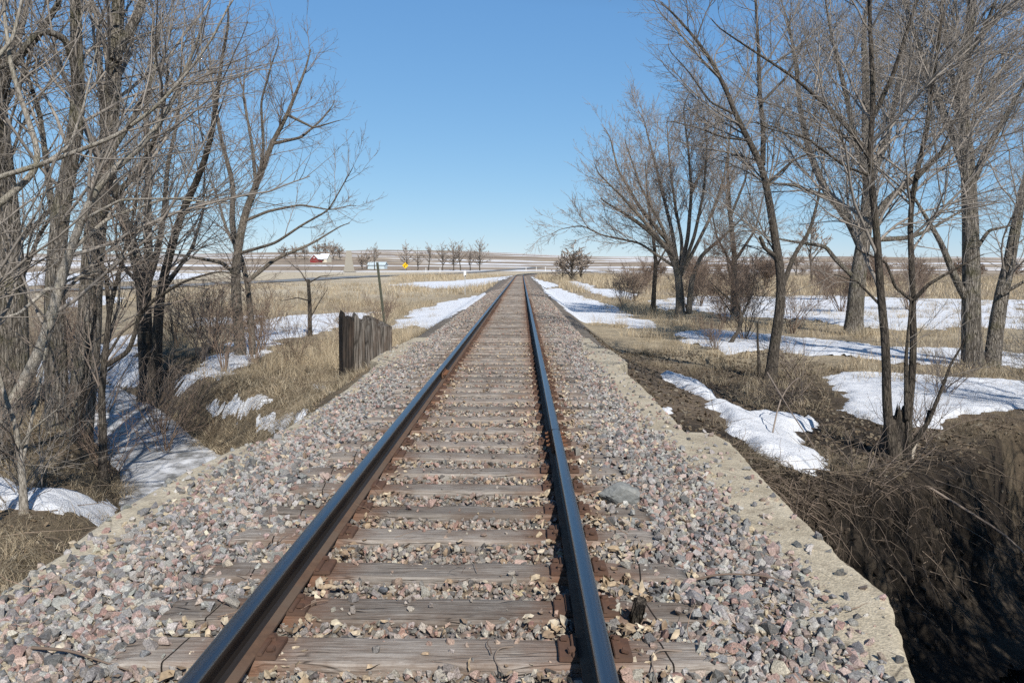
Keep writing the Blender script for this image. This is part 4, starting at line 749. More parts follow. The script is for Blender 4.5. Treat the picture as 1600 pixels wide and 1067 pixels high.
# ================================================================ dead leaves
def leaves(n, xs, ys, zs, r, smin=.02, smax=.045):
    g = np.array([(-1, -.02, 0), (-.45, -.5, 0), (.35, -.55, 0), (1.0, 0, 0), (.4, .5, 0), (-.4, .52, 0), (0, 0, -.28), (-.5, 0, -.2), (.5, 0, -.18)], float)
    F = np.array([(0, 1, 7), (1, 2, 6), (1, 6, 7), (2, 8, 6), (2, 3, 8), (3, 4, 8), (4, 6, 8), (4, 5, 6), (5, 7, 6), (5, 0, 7)])
    G = []
    for k in range(12):
        q = g.copy(); q[:, 2] = q[:, 2]*r.uniform(.2, 1.6)*(1 if r.random() < .6 else -1)+r.normal(0, .14, 9); q[:, :2] += r.normal(0, .09, (9, 2)); G.append((q, F))
    s = r.uniform(smin, smax, n); pos = np.stack([xs, ys, zs+s*.22], -1)
    P = np.array([(.46, .375, .265), (.38, .29, .195), (.27, .195, .13), (.52, .45, .345), (.19, .14, .10)])
    col = P[r.choice(5, size=n, p=[.3, .26, .18, .16, .10])]*r.uniform(.8, 1.15, (n, 1))
    return instance(G, pos, s, rand_rot(n, r, .38), col, r=r)
r = np.random.default_rng(55); VV, FF, CC = [], [], []; o_ = 0
n = 3400; y = 2.3+15*r.random(n)**1.5
sel = r.random(n); x = np.where(sel < .34, .7525+.10+np.abs(r.normal(0, .16, n)), np.where(sel < .52, .7525-.11-np.abs(r.normal(0, .15, n)), np.where(sel < .72, -.7525+.12+np.abs(r.normal(0, .14, n)), np.where(sel < .82, -.7525-.11-np.abs(r.normal(0, .16, n)), r.uniform(-1.7, 1.7, n)))))
cov, d = tie_cover(x, y); kp = (~cov | (r.random(n) < .16)) & (np.abs(np.abs(x)-.7525) > .085); x, y, cov = x[kp], y[kp], cov[kp]
z = np.where(cov, .004, bed_z(x, y)+.045)
V, F, C = leaves(len(x), x, y, z, r, .010, .036); VV.append(V); FF.append(F+o_); CC.append(C); o_ += len(V)
# on the bare earth at the right and along the left banks
n = 9000; x = r.uniform(2.5, 9, n); y = 7+19*r.random(n); x2 = r.uniform(-11, -2.6, n//2); y2 = r.uniform(5, 22, n//2)
x = np.r_[x, x2]; y = np.r_[y, y2]; kp = snow_sd(x, y) < -.05; x, y = x[kp], y[kp]
kp = poly_dist(x, y, CREEK) > 1.5; x, y = x[kp], y[kp]
V, F, C = leaves(len(x), x, y, ground_z(x, y)+.006, r, .022, .05); C *= np.where(V[:, :1] > 0, .36, .6); VV.append(V); FF.append(F+o_); CC.append(C); o_ += len(V)
me = mesh_np('dead_leaves', np.concatenate(VV), np.concatenate(FF), [M['leaf']], False, colors=np.concatenate(CC))
tag(obj('dead_leaves', me), 'dry curled tan leaves scattered on the ballast and bare soil', 'leaves', kind='stuff')
# ================================================================ dry grass
def blades(x, y, h, wd, lean, col, r, curl=.5):
    n = len(x); z = ground_z(x, y)-.02
    a = (vnoise(x*2.6, y*2.6, 171)*4+vnoise(x*.7, y*.7, 172)*3)*np.pi+r.normal(0, .75, n); L = h*r.uniform(.55, 1.2, n)*(.6+.8*vnoise(x*1.9, y*1.9, 173))
    dx, dy = np.cos(a), np.sin(a); ln = lean*r.uniform(.2, 1.3, n)
    K = 4; t = np.linspace(0, 1, K)
    cx = x[:, None]+dx[:, None]*L[:, None]*ln[:, None]*(t[None]**1.6); cy = y[:, None]+dy[:, None]*L[:, None]*ln[:, None]*(t[None]**1.6)
    cz = z[:, None]+L[:, None]*(t[None]-curl*ln[:, None]*t[None]**2.2)
    b = r.uniform(0, 2*np.pi, n); px, py = np.cos(b)[:, None]*wd[:, None]*(1-t[None]*.85)/2, np.sin(b)[:, None]*wd[:, None]*(1-t[None]*.85)/2
    V = np.stack([np.stack([cx-px, cy-py, cz], -1), np.stack([cx+px, cy+py, cz], -1)], 2).reshape(n, K*2, 3)
    f = np.array([[0, 1, 3, 2], [2, 3, 5, 4], [4, 5, 7, 6]]); F = f[None]+(np.arange(n)*K*2)[:, None, None]
    return V.reshape(-1, 3), F.reshape(-1, 4), np.repeat(col, K*2, 0)
GP = np.array([(.42, .345, .235), (.345, .275, .18), (.50, .425, .305), (.26, .195, .125), (.38, .30, .20)])
gV, gF, gC = [], [], []; go = 0
def add_grass(x, y, h, wd, lean, r, dark=1.0, curl=.5, snowlim=.12, keepc=1.2):
    global go
    kp = (snow_sd(x, y) < snowlim) & (np.abs(x-track_x(y)) > 2.62) & (poly_dist(x, y, CREEK) > keepc); x, y = x[kp], y[kp]
    h = np.broadcast_to(h, kp.shape)[kp] if not np.isscalar(h) else np.full(len(x), h)
    n = len(x)
    col = GP[r.choice(5, size=n, p=[.3, .25, .17, .13, .15])]*r.uniform(.8, 1.15, (n, 1))*dark*(.62+.7*vnoise(x*1.1, y*1.1, 175))[:, None]
    V, F, C = blades(x, y, h, np.full(n, wd)*r.uniform(.6, 1.3, n), lean, col, r, curl); gV.append(V); gF.append(F+go); gC.append(C); go += len(V)
def clumps(nc, per, xr, yr, spread, r, mask=None):
    cx = r.uniform(*xr, nc); cy = r.uniform(*yr, nc)
    if mask is not None: k = mask(cx, cy); cx, cy = cx[k], cy[k]
    x = np.repeat(cx, per)+r.normal(0, spread, len(cx)*per); y = np.repeat(cy, per)+r.normal(0, spread, len(cx)*per); return x, y
r = np.random.default_rng(77)
# left creek bank (the big straw mound), matted
x, y = clumps(1500, 26, (-10.5, -2.7), (9.5, 30), .16, r, lambda a, b: fbm(a*.5, b*.5, 141, 3) > -.22)
add_grass(x, y, .29, .008, 1.45, r, .66, .85, keepc=.75)
x, y = clumps(520, 40, (-6.2, -2.75), (11.5, 23), .14, r); add_grass(x, y, .36, .008, 1.5, r, .86, .9, keepc=.7)
# bottom left corner
x, y = clumps(420, 40, (-6.2, -2.66), (4.0, 8.2), .13, r); add_grass(x, y, .26, .006, 1.4, r, .95, .85)
x, y = clumps(300, 30, (-9, -4), (8, 14), .16, r, lambda a, b: fbm(a*.5, b*.5, 143, 3) > -.1); add_grass(x, y, .3, .007, 1.2, r, .75, .75)
# tall tufts by the timber wall and leaning post
x, y = clumps(75, 60, (-6.0, -3.2), (17.5, 30), .13, r); add_grass(x, y, .75, .007, .55, r, 1.1, .4)
x, y = clumps(320, 40, (-15, -4.2), (27, 60), .25, r, lambda a, b: fbm(a*.25, b*.25, 145, 3) > -.12); add_grass(x, y, .6, .012, .6, r, 1.0, .4)
x, y = clumps(800, 26, (-40, -4.5), (42, 110), .5, r, lambda a, b: fbm(a*.12, b*.12, 147, 3) > -.1); add_grass(x, y, .55, .03, .6, r, .95, .4)
x, y = clumps(500, 24, (-26, -3.6), (80, 190), .6, r, lambda a, b: a > -b*.16); add_grass(x, y, .8, .05, .5, r, 1.1, .35)
# right side
x, y = clumps(30, 90, (4.2, 7.2), (13.5, 30), .16, r); add_grass(x, y, .42, .007, 1.0, r, .9, .7)
x, y = clumps(420, 36, (6.5, 18), (15, 34), .2, r, lambda a, b: fbm(a*.35, b*.35, 149, 3) > .03); add_grass(x, y, .42, .009, .8, r, .85, .5)
x, y = clumps(70, 70, (3.9, 9), (30, 60), .22, r); add_grass(x, y, .6, .012, .7, r, 1.1, .45)
x, y = clumps(900, 26, (8, 60), (36, 120), .45, r, lambda a, b: fbm(a*.12, b*.12, 151, 3) > -.05); add_grass(x, y, .6, .028, .6, r, 1.0, .4)
x, y = clumps(330, 40, (4.6, 26), (85, 210), .8, r, lambda a, b: a < 4+b*.10); add_grass(x, y, .95, .06, .45, r, 1.12, .35, snowlim=.0)
x, y = clumps(1300, 34, (7, 48), (24, 70), .28, r, lambda a, b: (a < 6+b*.62) & (fbm(a*.2, b*.3, 153, 3) > -.1)); add_grass(x, y, .5, .014, .7, r, 1.12, .45, snowlim=.05)
x, y = clumps(1500, 26, (10, 130), (66, 190), .7, r, lambda a, b: a < 6+b*.66); add_grass(x, y, .8, .05, .5, r, 1.12, .35, snowlim=.0)
x, y = clumps(240, 60, (2.9, 9), (9, 25), .12, r, lambda a, b: fbm(a*.5, b*.5, 155, 3) > .0); add_grass(x, y, .26, .006, 1.3, r, .55, .8)
x, y = clumps(2600, 22, (5.5, 44), (17, 75), .16, r, lambda a, b: (a < 6+b*.6) & (fbm(a*.35, b*.5, 157, 4) > -.04)); add_grass(x, y, .36, .015, .6, r, 1.05, .4, snowlim=9)
x, y = clumps(800, 20, (-18, -4.2), (17, 50), .14, r, lambda a, b: fbm(a*.4, b*.4, 159, 4) > -.04); add_grass(x, y, .32, .012, .6, r, .9, .4, snowlim=9, keepc=.9)
x, y = clumps(420, 16, (6.2, 12), (12.5, 21), .10, r, lambda a, b: fbm(a*.6, b*.6, 161, 4) > .02); add_grass(x, y, .18, .006, .8, r, .7, .5, snowlim=9)
# dark litter edge along the eroded bank and hanging over it
cx = []
t = np.linspace(8.2, 13.0, 900); ci = np.stack([np.interp(t, np.arange(len(CREEK)), CREEK[:, k]) for k in (0, 1)], -1)
tg = np.gradient(ci, axis=0); tg /= np.linalg.norm(tg, axis=1)[:, None]; nn = np.stack([-tg[:, 1], tg[:, 0]], -1)
offs = r.uniform(2.35, 4.2, (900, 12)); P = ci[:, None]+nn[:, None]*offs[..., None]
x = P[..., 0].ravel()+r.normal(0, .08, P[..., 0].size); y = P[..., 1].ravel()+r.normal(0, .08, P[..., 0].size)
kp = (x > 2.9); add_grass(x[kp], y[kp], .24, .007, 1.5, r, .45, .9, keepc=2.2)
me = mesh_np('dry_grass', np.concatenate(gV), np.concatenate(gF), [M['grass']], True, colors=np.concatenate(gC))
tag(obj('dry_grass', me), 'dry straw coloured winter grass on the banks and fields', 'grass', kind='stuff')
print('grass', len(me.polygons), time.time()-T0)
# ================================================================ bare trees
def resample(pts, K):
    P = np.array(pts, float); d = np.r_[0, np.cumsum(np.linalg.norm(np.diff(P, axis=0), axis=1))]
    # Catmull-Rom-like smoothing through linear resample + light blur
    s = np.linspace(0, d[-1], K); Q = np.stack([np.interp(s, d, P[:, k]) for k in range(3)], -1)
    for _ in range(2): Q[1:-1] = (Q[:-2]+2*Q[1:-1]+Q[2:])/4
    return Q
def tubes(P, R, S, knob=0.0, r=None):
    """P (N,K,3), R (N,K) -> verts, faces for S-sided tubes"""
    N, K, _ = P.shape
    T = np.gradient(P, axis=1); T /= np.linalg.norm(T, axis=2, keepdims=True)+1e-9
    ref = np.zeros((N, 3)); mean = P[:, -1]-P[:, 0]; ax = np.argmin(np.abs(mean), axis=1); ref[np.arange(N), ax] = 1
    A = np.cross(T, ref[:, None]); A /= np.linalg.norm(A, axis=2, keepdims=True)+1e-9; B = np.cross(T, A)
    th = np.arange(S)*2*np.pi/S
    rr = R[..., None]*np.ones(S)
    if knob: rr = rr*(1+knob*(r.random((N, K, S))-.5))
    V = P[:, :, None]+A[:, :, None]*(np.cos(th)[None, None, :, None]*rr[..., None])+B[:, :, None]*(np.sin(th)[None, None, :, None]*rr[..., None])
    i = np.arange(S); j = (i+1) % S
    base = (np.arange(N)*K*S)[:, None, None]+(np.arange(K-1)*S)[None, :, None]
    F = np.stack([base+i, base+j, base+S+j, base+S+i], -1).reshape(-1, 4)
    return V.reshape(-1, 3), F
def grow(P, R, dens, t0, t1, ang, lenr, K, up, wig, rmin, r, maxlen=9, minlen=.12, rk=.62, cap=None, tip=True):
    N, KP, _ = P.shape
    L = np.linalg.norm(np.diff(P, axis=1), axis=2).sum(1)
    cnt = r.poisson(np.clip(dens*L*(t1-t0), 0, 60))
    if tip: cnt = np.maximum(cnt, 2)
    ix = np.repeat(np.arange(N), cnt); n = len(ix)
    if cap and n > cap: k = r.permutation(n)[:cap]; ix = ix[k]; n = cap
    t = r.uniform(t0, t1, n)
    if tip:                                              # the last child of each branch continues it
        last = np.r_[ix[1:] != ix[:-1], True]; t = np.where(last, .98, t)
    f = t*(KP-1); a = np.minimum(f.astype(int), KP-2); fr = (f-a)[:, None]
    p0 = P[ix, a]*(1-fr)+P[ix, a+1]*fr; r0p = R[ix, a]*(1-fr[:, 0])+R[ix, a+1]*fr[:, 0]
    T = P[ix, a+1]-P[ix, a]; T /= np.linalg.norm(T, axis=1, keepdims=True)+1e-9
    q = r.normal(size=(n, 3)); q -= (q*T).sum(1, keepdims=True)*T; q /= np.linalg.norm(q, axis=1, keepdims=True)+1e-9
    an = np.radians(r.uniform(ang[0], ang[1], n))
    if tip: an = np.where(last, an*.35, an)
    D = T*np.cos(an)[:, None]+q*np.sin(an)[:, None]; D[:, 2] += up*.5; D /= np.linalg.norm(D, axis=1, keepdims=True)
    ln = np.clip(lenr*L[ix]*(1.1-.8*t)*r.uniform(.55, 1.25, n), minlen, maxlen)
    if tip: ln = np.where(last, np.clip(.45*lenr*L[ix], minlen, maxlen), ln)
    ra = np.minimum(rk*r0p, .0075*ln+.0014); ra = np.maximum(ra, rmin)
    Q = np.zeros((n, K, 3)); Q[:, 0] = p0; st = (ln/(K-1))[:, None]
    for k in range(1, K):
        Q[:, k] = Q[:, k-1]+D*st
        D = D+r.normal(0, wig, (n, 3)); D[:, 2] += up/K; D /= np.linalg.norm(D, axis=1, keepdims=True)
    RR = ra[:, None]*(1-np.linspace(0, 1, K)[None]*.72); RR = np.maximum(RR, rmin*.75)
    return Q, RR
def tree_meshes(limbs, r, detail=1.0, rmin=.0028, up=.28, spread=(25, 65), lvl=3, base=True, K0=34, lens=(.55, .52, .50), dens=(3.9, 5.6, 6.4), S0=14, maxl=(4.2, 2.0, .85), lv4=True):
    P0, R0 = [], []
    for k, (pts, ra, rb) in enumerate(limbs):
        pts = [tuple(p) for p in pts]
        if k == 0 and base:
            g = gz(pts[0][0], pts[0][1])
            if pts[0][2] > g-.2: pts = [(pts[0][0], pts[0][1], g-.25)]+pts
        stub = rb/ra > .68
        if not stub and base:                              # carry the limb on to a fine end
            a_, b_ = np.array(pts[-2]), np.array(pts[-1]); d_ = b_-a_; tot = np.linalg.norm(np.diff(np.array(pts), axis=0), axis=1).sum(); d_ = d_/(np.linalg.norm(d_)+1e-9)+r.normal(0, .18, 3); ex = tot*(.05+.12*rb/ra)
            pts = pts+[tuple(b_+d_*ex*.5), tuple(b_+(d_+r.normal(0, .25, 3))*ex)]; rb = min(rb, .007+.12*ra)*.8
        P = resample(pts, K0); L_ = np.linalg.norm(np.diff(P, axis=0), axis=1).sum()
        t = np.linspace(0, 1, K0); R_ = (rb+(ra-rb)*(1-t)**.9)*(.92 if base else 1)
        if k == 0 and base: R_ = R_*(1+.75*np.exp(-t*L_/.28)*1)
        P[1:] += np.cumsum(r.normal(0, .0035*L_/6, (K0-1, 3)), 0)*np.linspace(0, 1, K0-1)[:, None]
        P0.append(P); R0.append(R_)
    P0 = np.array(P0); R0 = np.array(R0)
    tv, tf = tubes(P0, R0, S0, .035, r)
    t0 = .30
    A, RA = grow(P0, R0, dens[0]*detail, t0, .98, spread, lens[0], 12, up, .10, rmin*1.6, r, maxl[0], .5, rk=.5)
    lv = [(A, RA, 6)]
    B, RB = grow(A, RA, dens[1]*detail, .12, .97, (25, 60), lens[1], 8, up*.6, .11, rmin*1.25, r, maxl[1], .25); lv.append((B, RB, 4))
    if lvl >= 3:
        C_, RC = grow(B, RB, dens[2]*detail, .1, .97, (25, 62), lens[2], 5, up*.5, .16, rmin, r, maxl[2], .09); lv.append((C_, RC, 3))
        if lv4:
            E_, RE = grow(C_, RC, dens[2]*detail*.9, .15, .97, (28, 65), .5, 3, up*.4, .15, rmin*.85, r, maxl[2]*.5, .06, tip=False); lv.append((E_, RE, 3))
    V, F, o = [], [], 0
    for (p, q, s) in lv:
        v, f = tubes(p, q, s); V.append(v); F.append(f+o); o += len(v)
    return (tv, tf), (np.concatenate(V), np.concatenate(F)), sum(len(x[0]) for x in lv)
def make_tree(name, limbs, bark, twig, label, cat, seed, group=None, **kw):
    r = np.random.default_rng(seed)
    (tv, tf), (cv, cf), n = tree_meshes(limbs, r, **kw)
    b = np.array(limbs[0][0][0]); b[2] = gz(b[0], b[1])
    e = empty(name, tuple(float(v) for v in b)); tag(e, label, cat, group)
    obj('trunk', mesh_np('trunk', tv-b, tf, [bark]), e); obj('crown', mesh_np('crown', cv-b, cf, [twig]), e)
    print('  tree', name, seed, n, 'branches', len(cf)); return e
TG = 'bare trees beside the track'
D = LIMBS
TREES = [
 ('cottonwood_b', 'bark_big', 'twig_grey', 'big twin trunked cottonwood with furrowed bark rising behind the leaning grey trunk', 1, dict(detail=.85, rmin=.0030)),
 ('cottonwood_a', 'bark_big', 'twig_grey', 'thickest trunk in the photo, furrowed bark, cut by the left edge', 2, dict(detail=.75, rmin=.0030)),
 ('leaning', 'bark_grey', 'twig_grey', 'smooth grey tree leaning right out of the bottom left brush', 3, dict(detail=1.0, rmin=.0024)),
 ('overhang', 'bark_grey', 'twig_grey', 'tree outside the left edge whose bent limbs reach into the photo', 4, dict(detail=1.0, rmin=.0018, maxl=(2.4, 1.2, .6))),
 ('forked', 'bark_dark', 'twig_dark', 'small forked tree on the near creek bank with a low limb to the right', 5, dict(detail=1.3, rmin=.0022, maxl=(1.7, .9, .5))),
 ('multi_stem', 'bark_dark', 'twig_grey', 'dark multi stemmed tree on the grass bank just beyond the frozen creek', 6, dict(detail=.95, rmin=.0036, maxl=(2.6, 1.4, .7))),
 ('wide_crown', 'bark_mid', 'twig_dark', 'double stemmed tree with a wide airy crown leaning right, farthest right of the left group', 7, dict(detail=1.2, rmin=.0036, maxl=(1.7, 1.1, .6))),
 ('young_near', 'bark_grey', 'twig_dark', 'short young tree in the bottom left corner beside the snow patch', 8, dict(detail=1.6, rmin=.0020)),
 ('slim_bank', 'bark_dark', 'twig_dark', 'slim brown tree on the creek bank below the big cottonwoods', 9, dict(detail=1.3, rmin=.0022)),
 ('broken_sapling', 'bark_dark', 'twig_dark', 'thin sapling with a snapped top standing alone in the straw left of the timber wall', 10, dict(detail=1.0, rmin=.0045)),
 ('slender', 'bark_dark', 'twig_grey', 'slender dark tree bending left with its trunk base among black brush', 11, dict(detail=1.2, rmin=.0030, maxl=(2.8, 1.5, .7))),
 ('creek_pair', 'bark_dark', 'twig_grey', 'pair of thin dark trunks growing from the rotten stump on the eroded bank', 12, dict(detail=1.08, rmin=.0026)),
 ('broad', 'bark_big', 'twig_grey', 'broad limbed tree with a thick lit trunk standing in the snow at the right', 13, dict(detail=1.0, rmin=.0046)),
 ('twin_trunk', 'bark_big', 'twig_grey', 'large twin trunked tree near the right edge above the shaded snow', 14, dict(detail=1.08, rmin=.0036)),
 ('vase', 'bark_mid', 'twig_far', 'vase shaped many limbed tree nearest the track on the right', 15, dict(detail=1.1, rmin=.0058, spread=(18, 45), maxl=(2.5, 1.7, .8))),
 ('slim_behind', 'bark_dark', 'twig_far', 'slim dark tree just left behind the vase shaped tree', 16, dict(detail=1.1, rmin=.0056, maxl=(2.4, 1.5, .8))),
 ('mid_background', 'bark_dark', 'twig_far', 'thin tree between the vase shaped tree and the slender bending one', 17, dict(detail=1.1, rmin=.0056, maxl=(2.8, 1.7, .8))),
 ('bent_small', 'bark_dark', 'twig_red', 'small crooked tree in the snow beside the brush, hardly taller than a person', 18, dict(detail=2.4, rmin=.0040)),
]
for (k, b, t, lab, seed, kw) in TREES: make_tree('bare_tree', D[k], M[b], M[t], lab, 'tree', seed, TG, **kw)
print('trees', time.time()-T0)
# ---------------------------------------------------------------- shrubs and brush
def shrub_limbs(x, y, h, n, r, spread=.6, th=.012):
    out = []
    for k in range(n):
        a = r.uniform(0, 2*np.pi); s = spread*r.uniform(.2, 1.1); hh = h*r.uniform(.6, 1.05); bx_, by_ = x+r.normal(0, .12*spread), y+r.normal(0, .12*spread)
        z = gz(bx_, by_)-.1; pts = [(bx_, by_, z)]
        for t in (.33, .66, 1.0): pts.append((bx_+math.cos(a)*s*h*t**1.3+r.normal(0, .05*h), by_+math.sin(a)*s*h*t**1.3+r.normal(0, .05*h), z+hh*t))
        out.append((pts, th*r.uniform(.6, 1.2), .004))
    return out
def make_shrub(x, y, h, n, label, seed, twig='twig_red', spread=.5, th=.012, rmin=.003, detail=1., name='bare_shrub', cat='shrub', group='leafless brush beside the track', lvl=3):
    r = np.random.default_rng(seed)
    limbs = shrub_limbs(x, y, h, n, r, spread, th)
    (tv, tf), (cv, cf), nn_ = tree_meshes(limbs, r, detail=detail, rmin=rmin, base=False, K0=10, S0=5, lens=(.5, .45, .45), dens=(4.5, 6.5, 7), maxl=(1.2*h/2, .5*h/2, .25*h/2), lvl=lvl, up=.2, lv4=False)
    b = np.array((x, y, gz(x, y))); e = empty(name, tuple(b)); tag(e, label, cat, group)
    obj('stems', mesh_np('stems', tv-b, tf, [M[twig]]), e); obj('twigs', mesh_np('twigs', cv-b, cf, [M[twig]]), e); return e
make_shrub(-7.3, 10.9, 1.5, 16, 'tangled grey brown brush around the foot of the leaning grey trunk', 201, 'twig_dark', .5, .012, .0024)
make_shrub(-8.9, 12.2, 1.8, 16, 'dense dark brush at the left edge below the thickest trunk', 202, 'twig_dark', .45, .012, .0025)
make_shrub(-6.3, 12.3, 1.1, 12, 'low thin brush between the slim brown tree and the small forked tree', 203, 'twig_red', .5, .010, .0025)
make_shrub(-8.8, 22.4, 1.9, 18, 'thick brown bush standing against the snow between the multi stemmed and wide crowned trees', 204, 'twig_dark', .5, .014, .0038)
make_shrub(-7.0, 19.3, 1.6, 12, 'thin upright stems with reddish bark on the straw bank left of the snow patches', 205, 'twig_red', .25, .016, .0034, .8)
make_shrub(-8.0, 25.2, 1.6, 14, 'twiggy brush wrapped around the foot of the wide crowned tree', 206, 'twig_red', .5, .012, .004)
make_shrub(-11.6, 27.0, 1.7, 16, 'brown brush in the snow behind the dark multi stemmed tree', 207, 'twig_red', .5, .013, .0044)
make_shrub(-6.0, 36.0, 1.3, 12, 'low straw brown brush right behind the broken sapling', 208, 'twig_red', .5, .012, .005)
make_shrub(7.35, 19.4, .8, 14, 'low black brush around the base of the slender bending tree', 211, 'twig_dark', .9, .010, .003)
make_shrub(5.9, 15.6, .55, 16, 'sprawling dead brush on the dark soil above the narrow snow patch', 212, 'twig_dark', 1.4, .010, .0026)
make_shrub(7.0, 26.4, .8, 16, 'round tan bush right of the bare dirt beyond the bridge', 213, 'twig_red', .7, .010, .004)
make_shrub(8.8, 29.5, 2.6, 18, 'tall reddish thicket in front of the vase shaped tree, right of its trunk', 214, 'twig_red', .45, .015, .0046)
make_shrub(10.3, 38.0, 2.4, 16, 'brown thicket directly under the vase shaped tree', 215, 'twig_red', .5, .015, .0056)
make_shrub(7.2, 52.0, 2.2, 14, 'low brown thicket on the track side of the vase shaped tree', 216, 'twig_red', .5, .014, .007)
make_shrub(13.0, 55.0, 3.2, 16, 'dense brown thicket behind the thin background tree', 217, 'twig_red', .5, .018, .008)
make_shrub(17.0, 60.0, 3.4, 16, 'brown thicket far behind the slender tree', 218, 'twig_red', .5, .018, .008)
make_shrub(15.8, 23.5, 1.6, 16, 'pale twiggy brush at the right edge behind the twin trunks', 219, 'twig_grey', .6, .012, .0036)
make_shrub(10.6, 14.6, 1.2, 14, 'hanging pale twigs at the right edge above the eroded bank', 220, 'twig_grey', .8, .010, .0024)
make_shrub(26.0, 66.0, 3.2, 16, 'reddish thicket beyond the snow between the broad tree and twin trunks', 221, 'twig_red', .6, .018, .009)
make_shrub(36.0, 70.0, 3.4, 16, 'reddish thicket at the right edge beyond the far snow', 222, 'twig_red', .6, .018, .009)
for k, (x, y, h, n, tw, sp, lab) in enumerate((
 (-6.5, 14.9, 1.3, 14, 'twig_red', .6, 'thin brush on the bank edge between the small forked tree and the frozen creek'),
 (-10.2, 13.4, 2.2, 18, 'twig_dark', .45, 'tall dense brush between the thickest trunk and the twin cottonwood'),
 (-5.9, 9.6, 1.1, 16, 'twig_grey', .7, 'grey brush beside the young tree in the bottom left corner'),
 (-9.9, 18.9, 2.0, 16, 'twig_dark', .5, 'brown brush behind the twin cottonwood across the creek'),
 (-14.0, 24.0, 2.6, 18, 'twig_red', .5, 'tall brush far left beyond the frozen creek'),
 (-17.0, 30.0, 3.0, 18, 'twig_red', .5, 'tall brush at the far left before the white field'),
 (-12.5, 33.0, 2.0, 16, 'twig_red', .6, 'brown brush on the snow strip behind the wide crowned tree'),
 (-5.6, 20.5, 1.2, 18, 'twig_red', .7, 'low brush among straw between the snow patches and the timber wall'),
 (-4.5, 23.6, 1.3, 16, 'twig_red', .6, 'straw coloured brush just left of the leaning steel post'),
  (-7.4, 16.6, 1.5, 14, 'twig_dark', .5, 'thin brush leaning over the frozen creek beyond the small forked tree'),
  (-12.4, 20.2, 2.4, 20, 'twig_dark', .5, 'brown thicket on the far creek bank at the left edge'),
 (-9.4, 24.6, 2.2, 20, 'twig_red', .5, 'reddish thicket left of the wide crowned tree'),
 (-7.1, 21.9, 1.7, 16, 'twig_red', .45, 'upright reddish brush in front of the wide crowned tree'),
 (10.5, 47.0, 2.6, 18, 'twig_red', .6, 'brown thicket behind the right half of the vase shaped tree'),
 (12.0, 33.5, 2.0, 18, 'twig_red', .6, 'brown thicket between the small crooked tree and the broad tree'),
 (20.0, 48.0, 3.0, 18, 'twig_red', .6, 'thicket behind the broad tree trunk on the far snow'),
 (25.0, 50.0, 3.0, 18, 'twig_red', .6, 'thicket right of the broad tree on the far snow'),
 (9.9, 66.0, 2.8, 18, 'twig_red', .6, 'far thicket on the track side before the bend'),
 (13.5, 82.0, 3.2, 18, 'twig_red', .48, 'farthest thicket on the track side before the bend'),
 (20.0, 88.0, 4.0, 18, 'twig_red', .48, 'wide far thicket between the vase shaped and thin background trees'),
 (30.0, 95.0, 4.2, 18, 'twig_red', .48, 'wide far thicket behind the slender tree'),
 (44.0, 98.0, 4.4, 18, 'twig_red', .48, 'wide far thicket right of the broad tree'),
 (9.4, 16.6, .9, 18, 'twig_dark', .9, 'low dark brush between the shaded snow and the twin trunks'),
 (6.6, 12.2, .55, 20, 'twig_dark', 1.3, 'dead brush heap right of the stump on the eroded bank'),
 (4.6, 9.0, .45, 20, 'twig_dark', 1.5, 'dead brush drooping over the corner of the eroded bank by the curb'),
 (8.4, 12.0, .5, 20, 'twig_dark', 1.5, 'dead brush along the rim of the eroded bank right of the stump'))):
    make_shrub(x, y, h, n, lab, 230+k, tw, sp, .006*h+.004, max(.0024, (y*.00013)), lvl=3)
# unseen thicket added to shade the bank, and trees, on the south side of the creek, just to the right of the view
RIM = ['lowest clump', 'second clump', 'middle clump', 'fourth clump', 'farthest clump']
for k, (x, y, h) in enumerate(((5.2, 2.2, 3.0), (6.4, 3.3, 3.8), (8.2, 4.7, 4.2), (10.2, 6.4, 4.2), (12.4, 8.6, 4.0))):
    make_shrub(x, y, h, 24, 'unseen dark brush added to shade the eroded creek hole, '+RIM[k], 301+k, 'twig_dark', .42, .028, .008)
def auto_limbs(x, y, h, r, lean=0, n=7, ra=None, z=None, low=.22):
    z = gz(x, y)-.2 if z is None else z; ra = ra or h*.022
    tr = [(x, y, z)]; 
    for t in (.15, .3, .5, .7, .88, 1.0): tr.append((x+lean*h*t+r.normal(0, .02*h), y+r.normal(0, .02*h), z+h*t))
    out = [(tr, ra, ra*.12)]
    for k in range(n):
        t = r.uniform(low, .8); i = np.interp(t, [0, .15, .3, .5, .7, .88, 1], range(7)); a = int(i); f = i-a
        p = np.array(tr[a])*(1-f)+np.array(tr[min(a+1, 6)])*f; az = r.uniform(0, 2*np.pi); L_ = h*r.uniform(.3, .5)*(1.15-t*.7); el = math.radians(r.uniform(32, 62))
        pts = [tuple(p)]
        for q in (.3, .65, 1.0): pts.append((p[0]+math.cos(az)*math.cos(el)*L_*q+r.normal(0, .03*L_), p[1]+math.sin(az)*math.cos(el)*L_*q+r.normal(0, .03*L_), p[2]+math.sin(el)*L_*q**1.15))
        out.append((pts, ra*(1-t)*.75, ra*.06))
    return out
for k, (x, y, h, lab) in enumerate(((8.6, 3.4, 7.0, 'bare tree on the near rim of the eroded creek hole, the nearer of two'), (12.6, 7.2, 8.0, 'bare tree on the near rim of the eroded creek hole, the farther of two'), (12.6, 10.6, 9.0, 'bare tree outside the right edge whose shadow falls across the snow beyond the stump'))):
    r = np.random.default_rng(400+k); make_tree('bare_tree', auto_limbs(x, y, h, r, 0, 8, .16), M['bark_dark'], M['twig_dark'], lab, 'tree', 410+k, TG, detail=.55, rmin=.004, lvl=3)
print('shrubs', time.time()-T0)
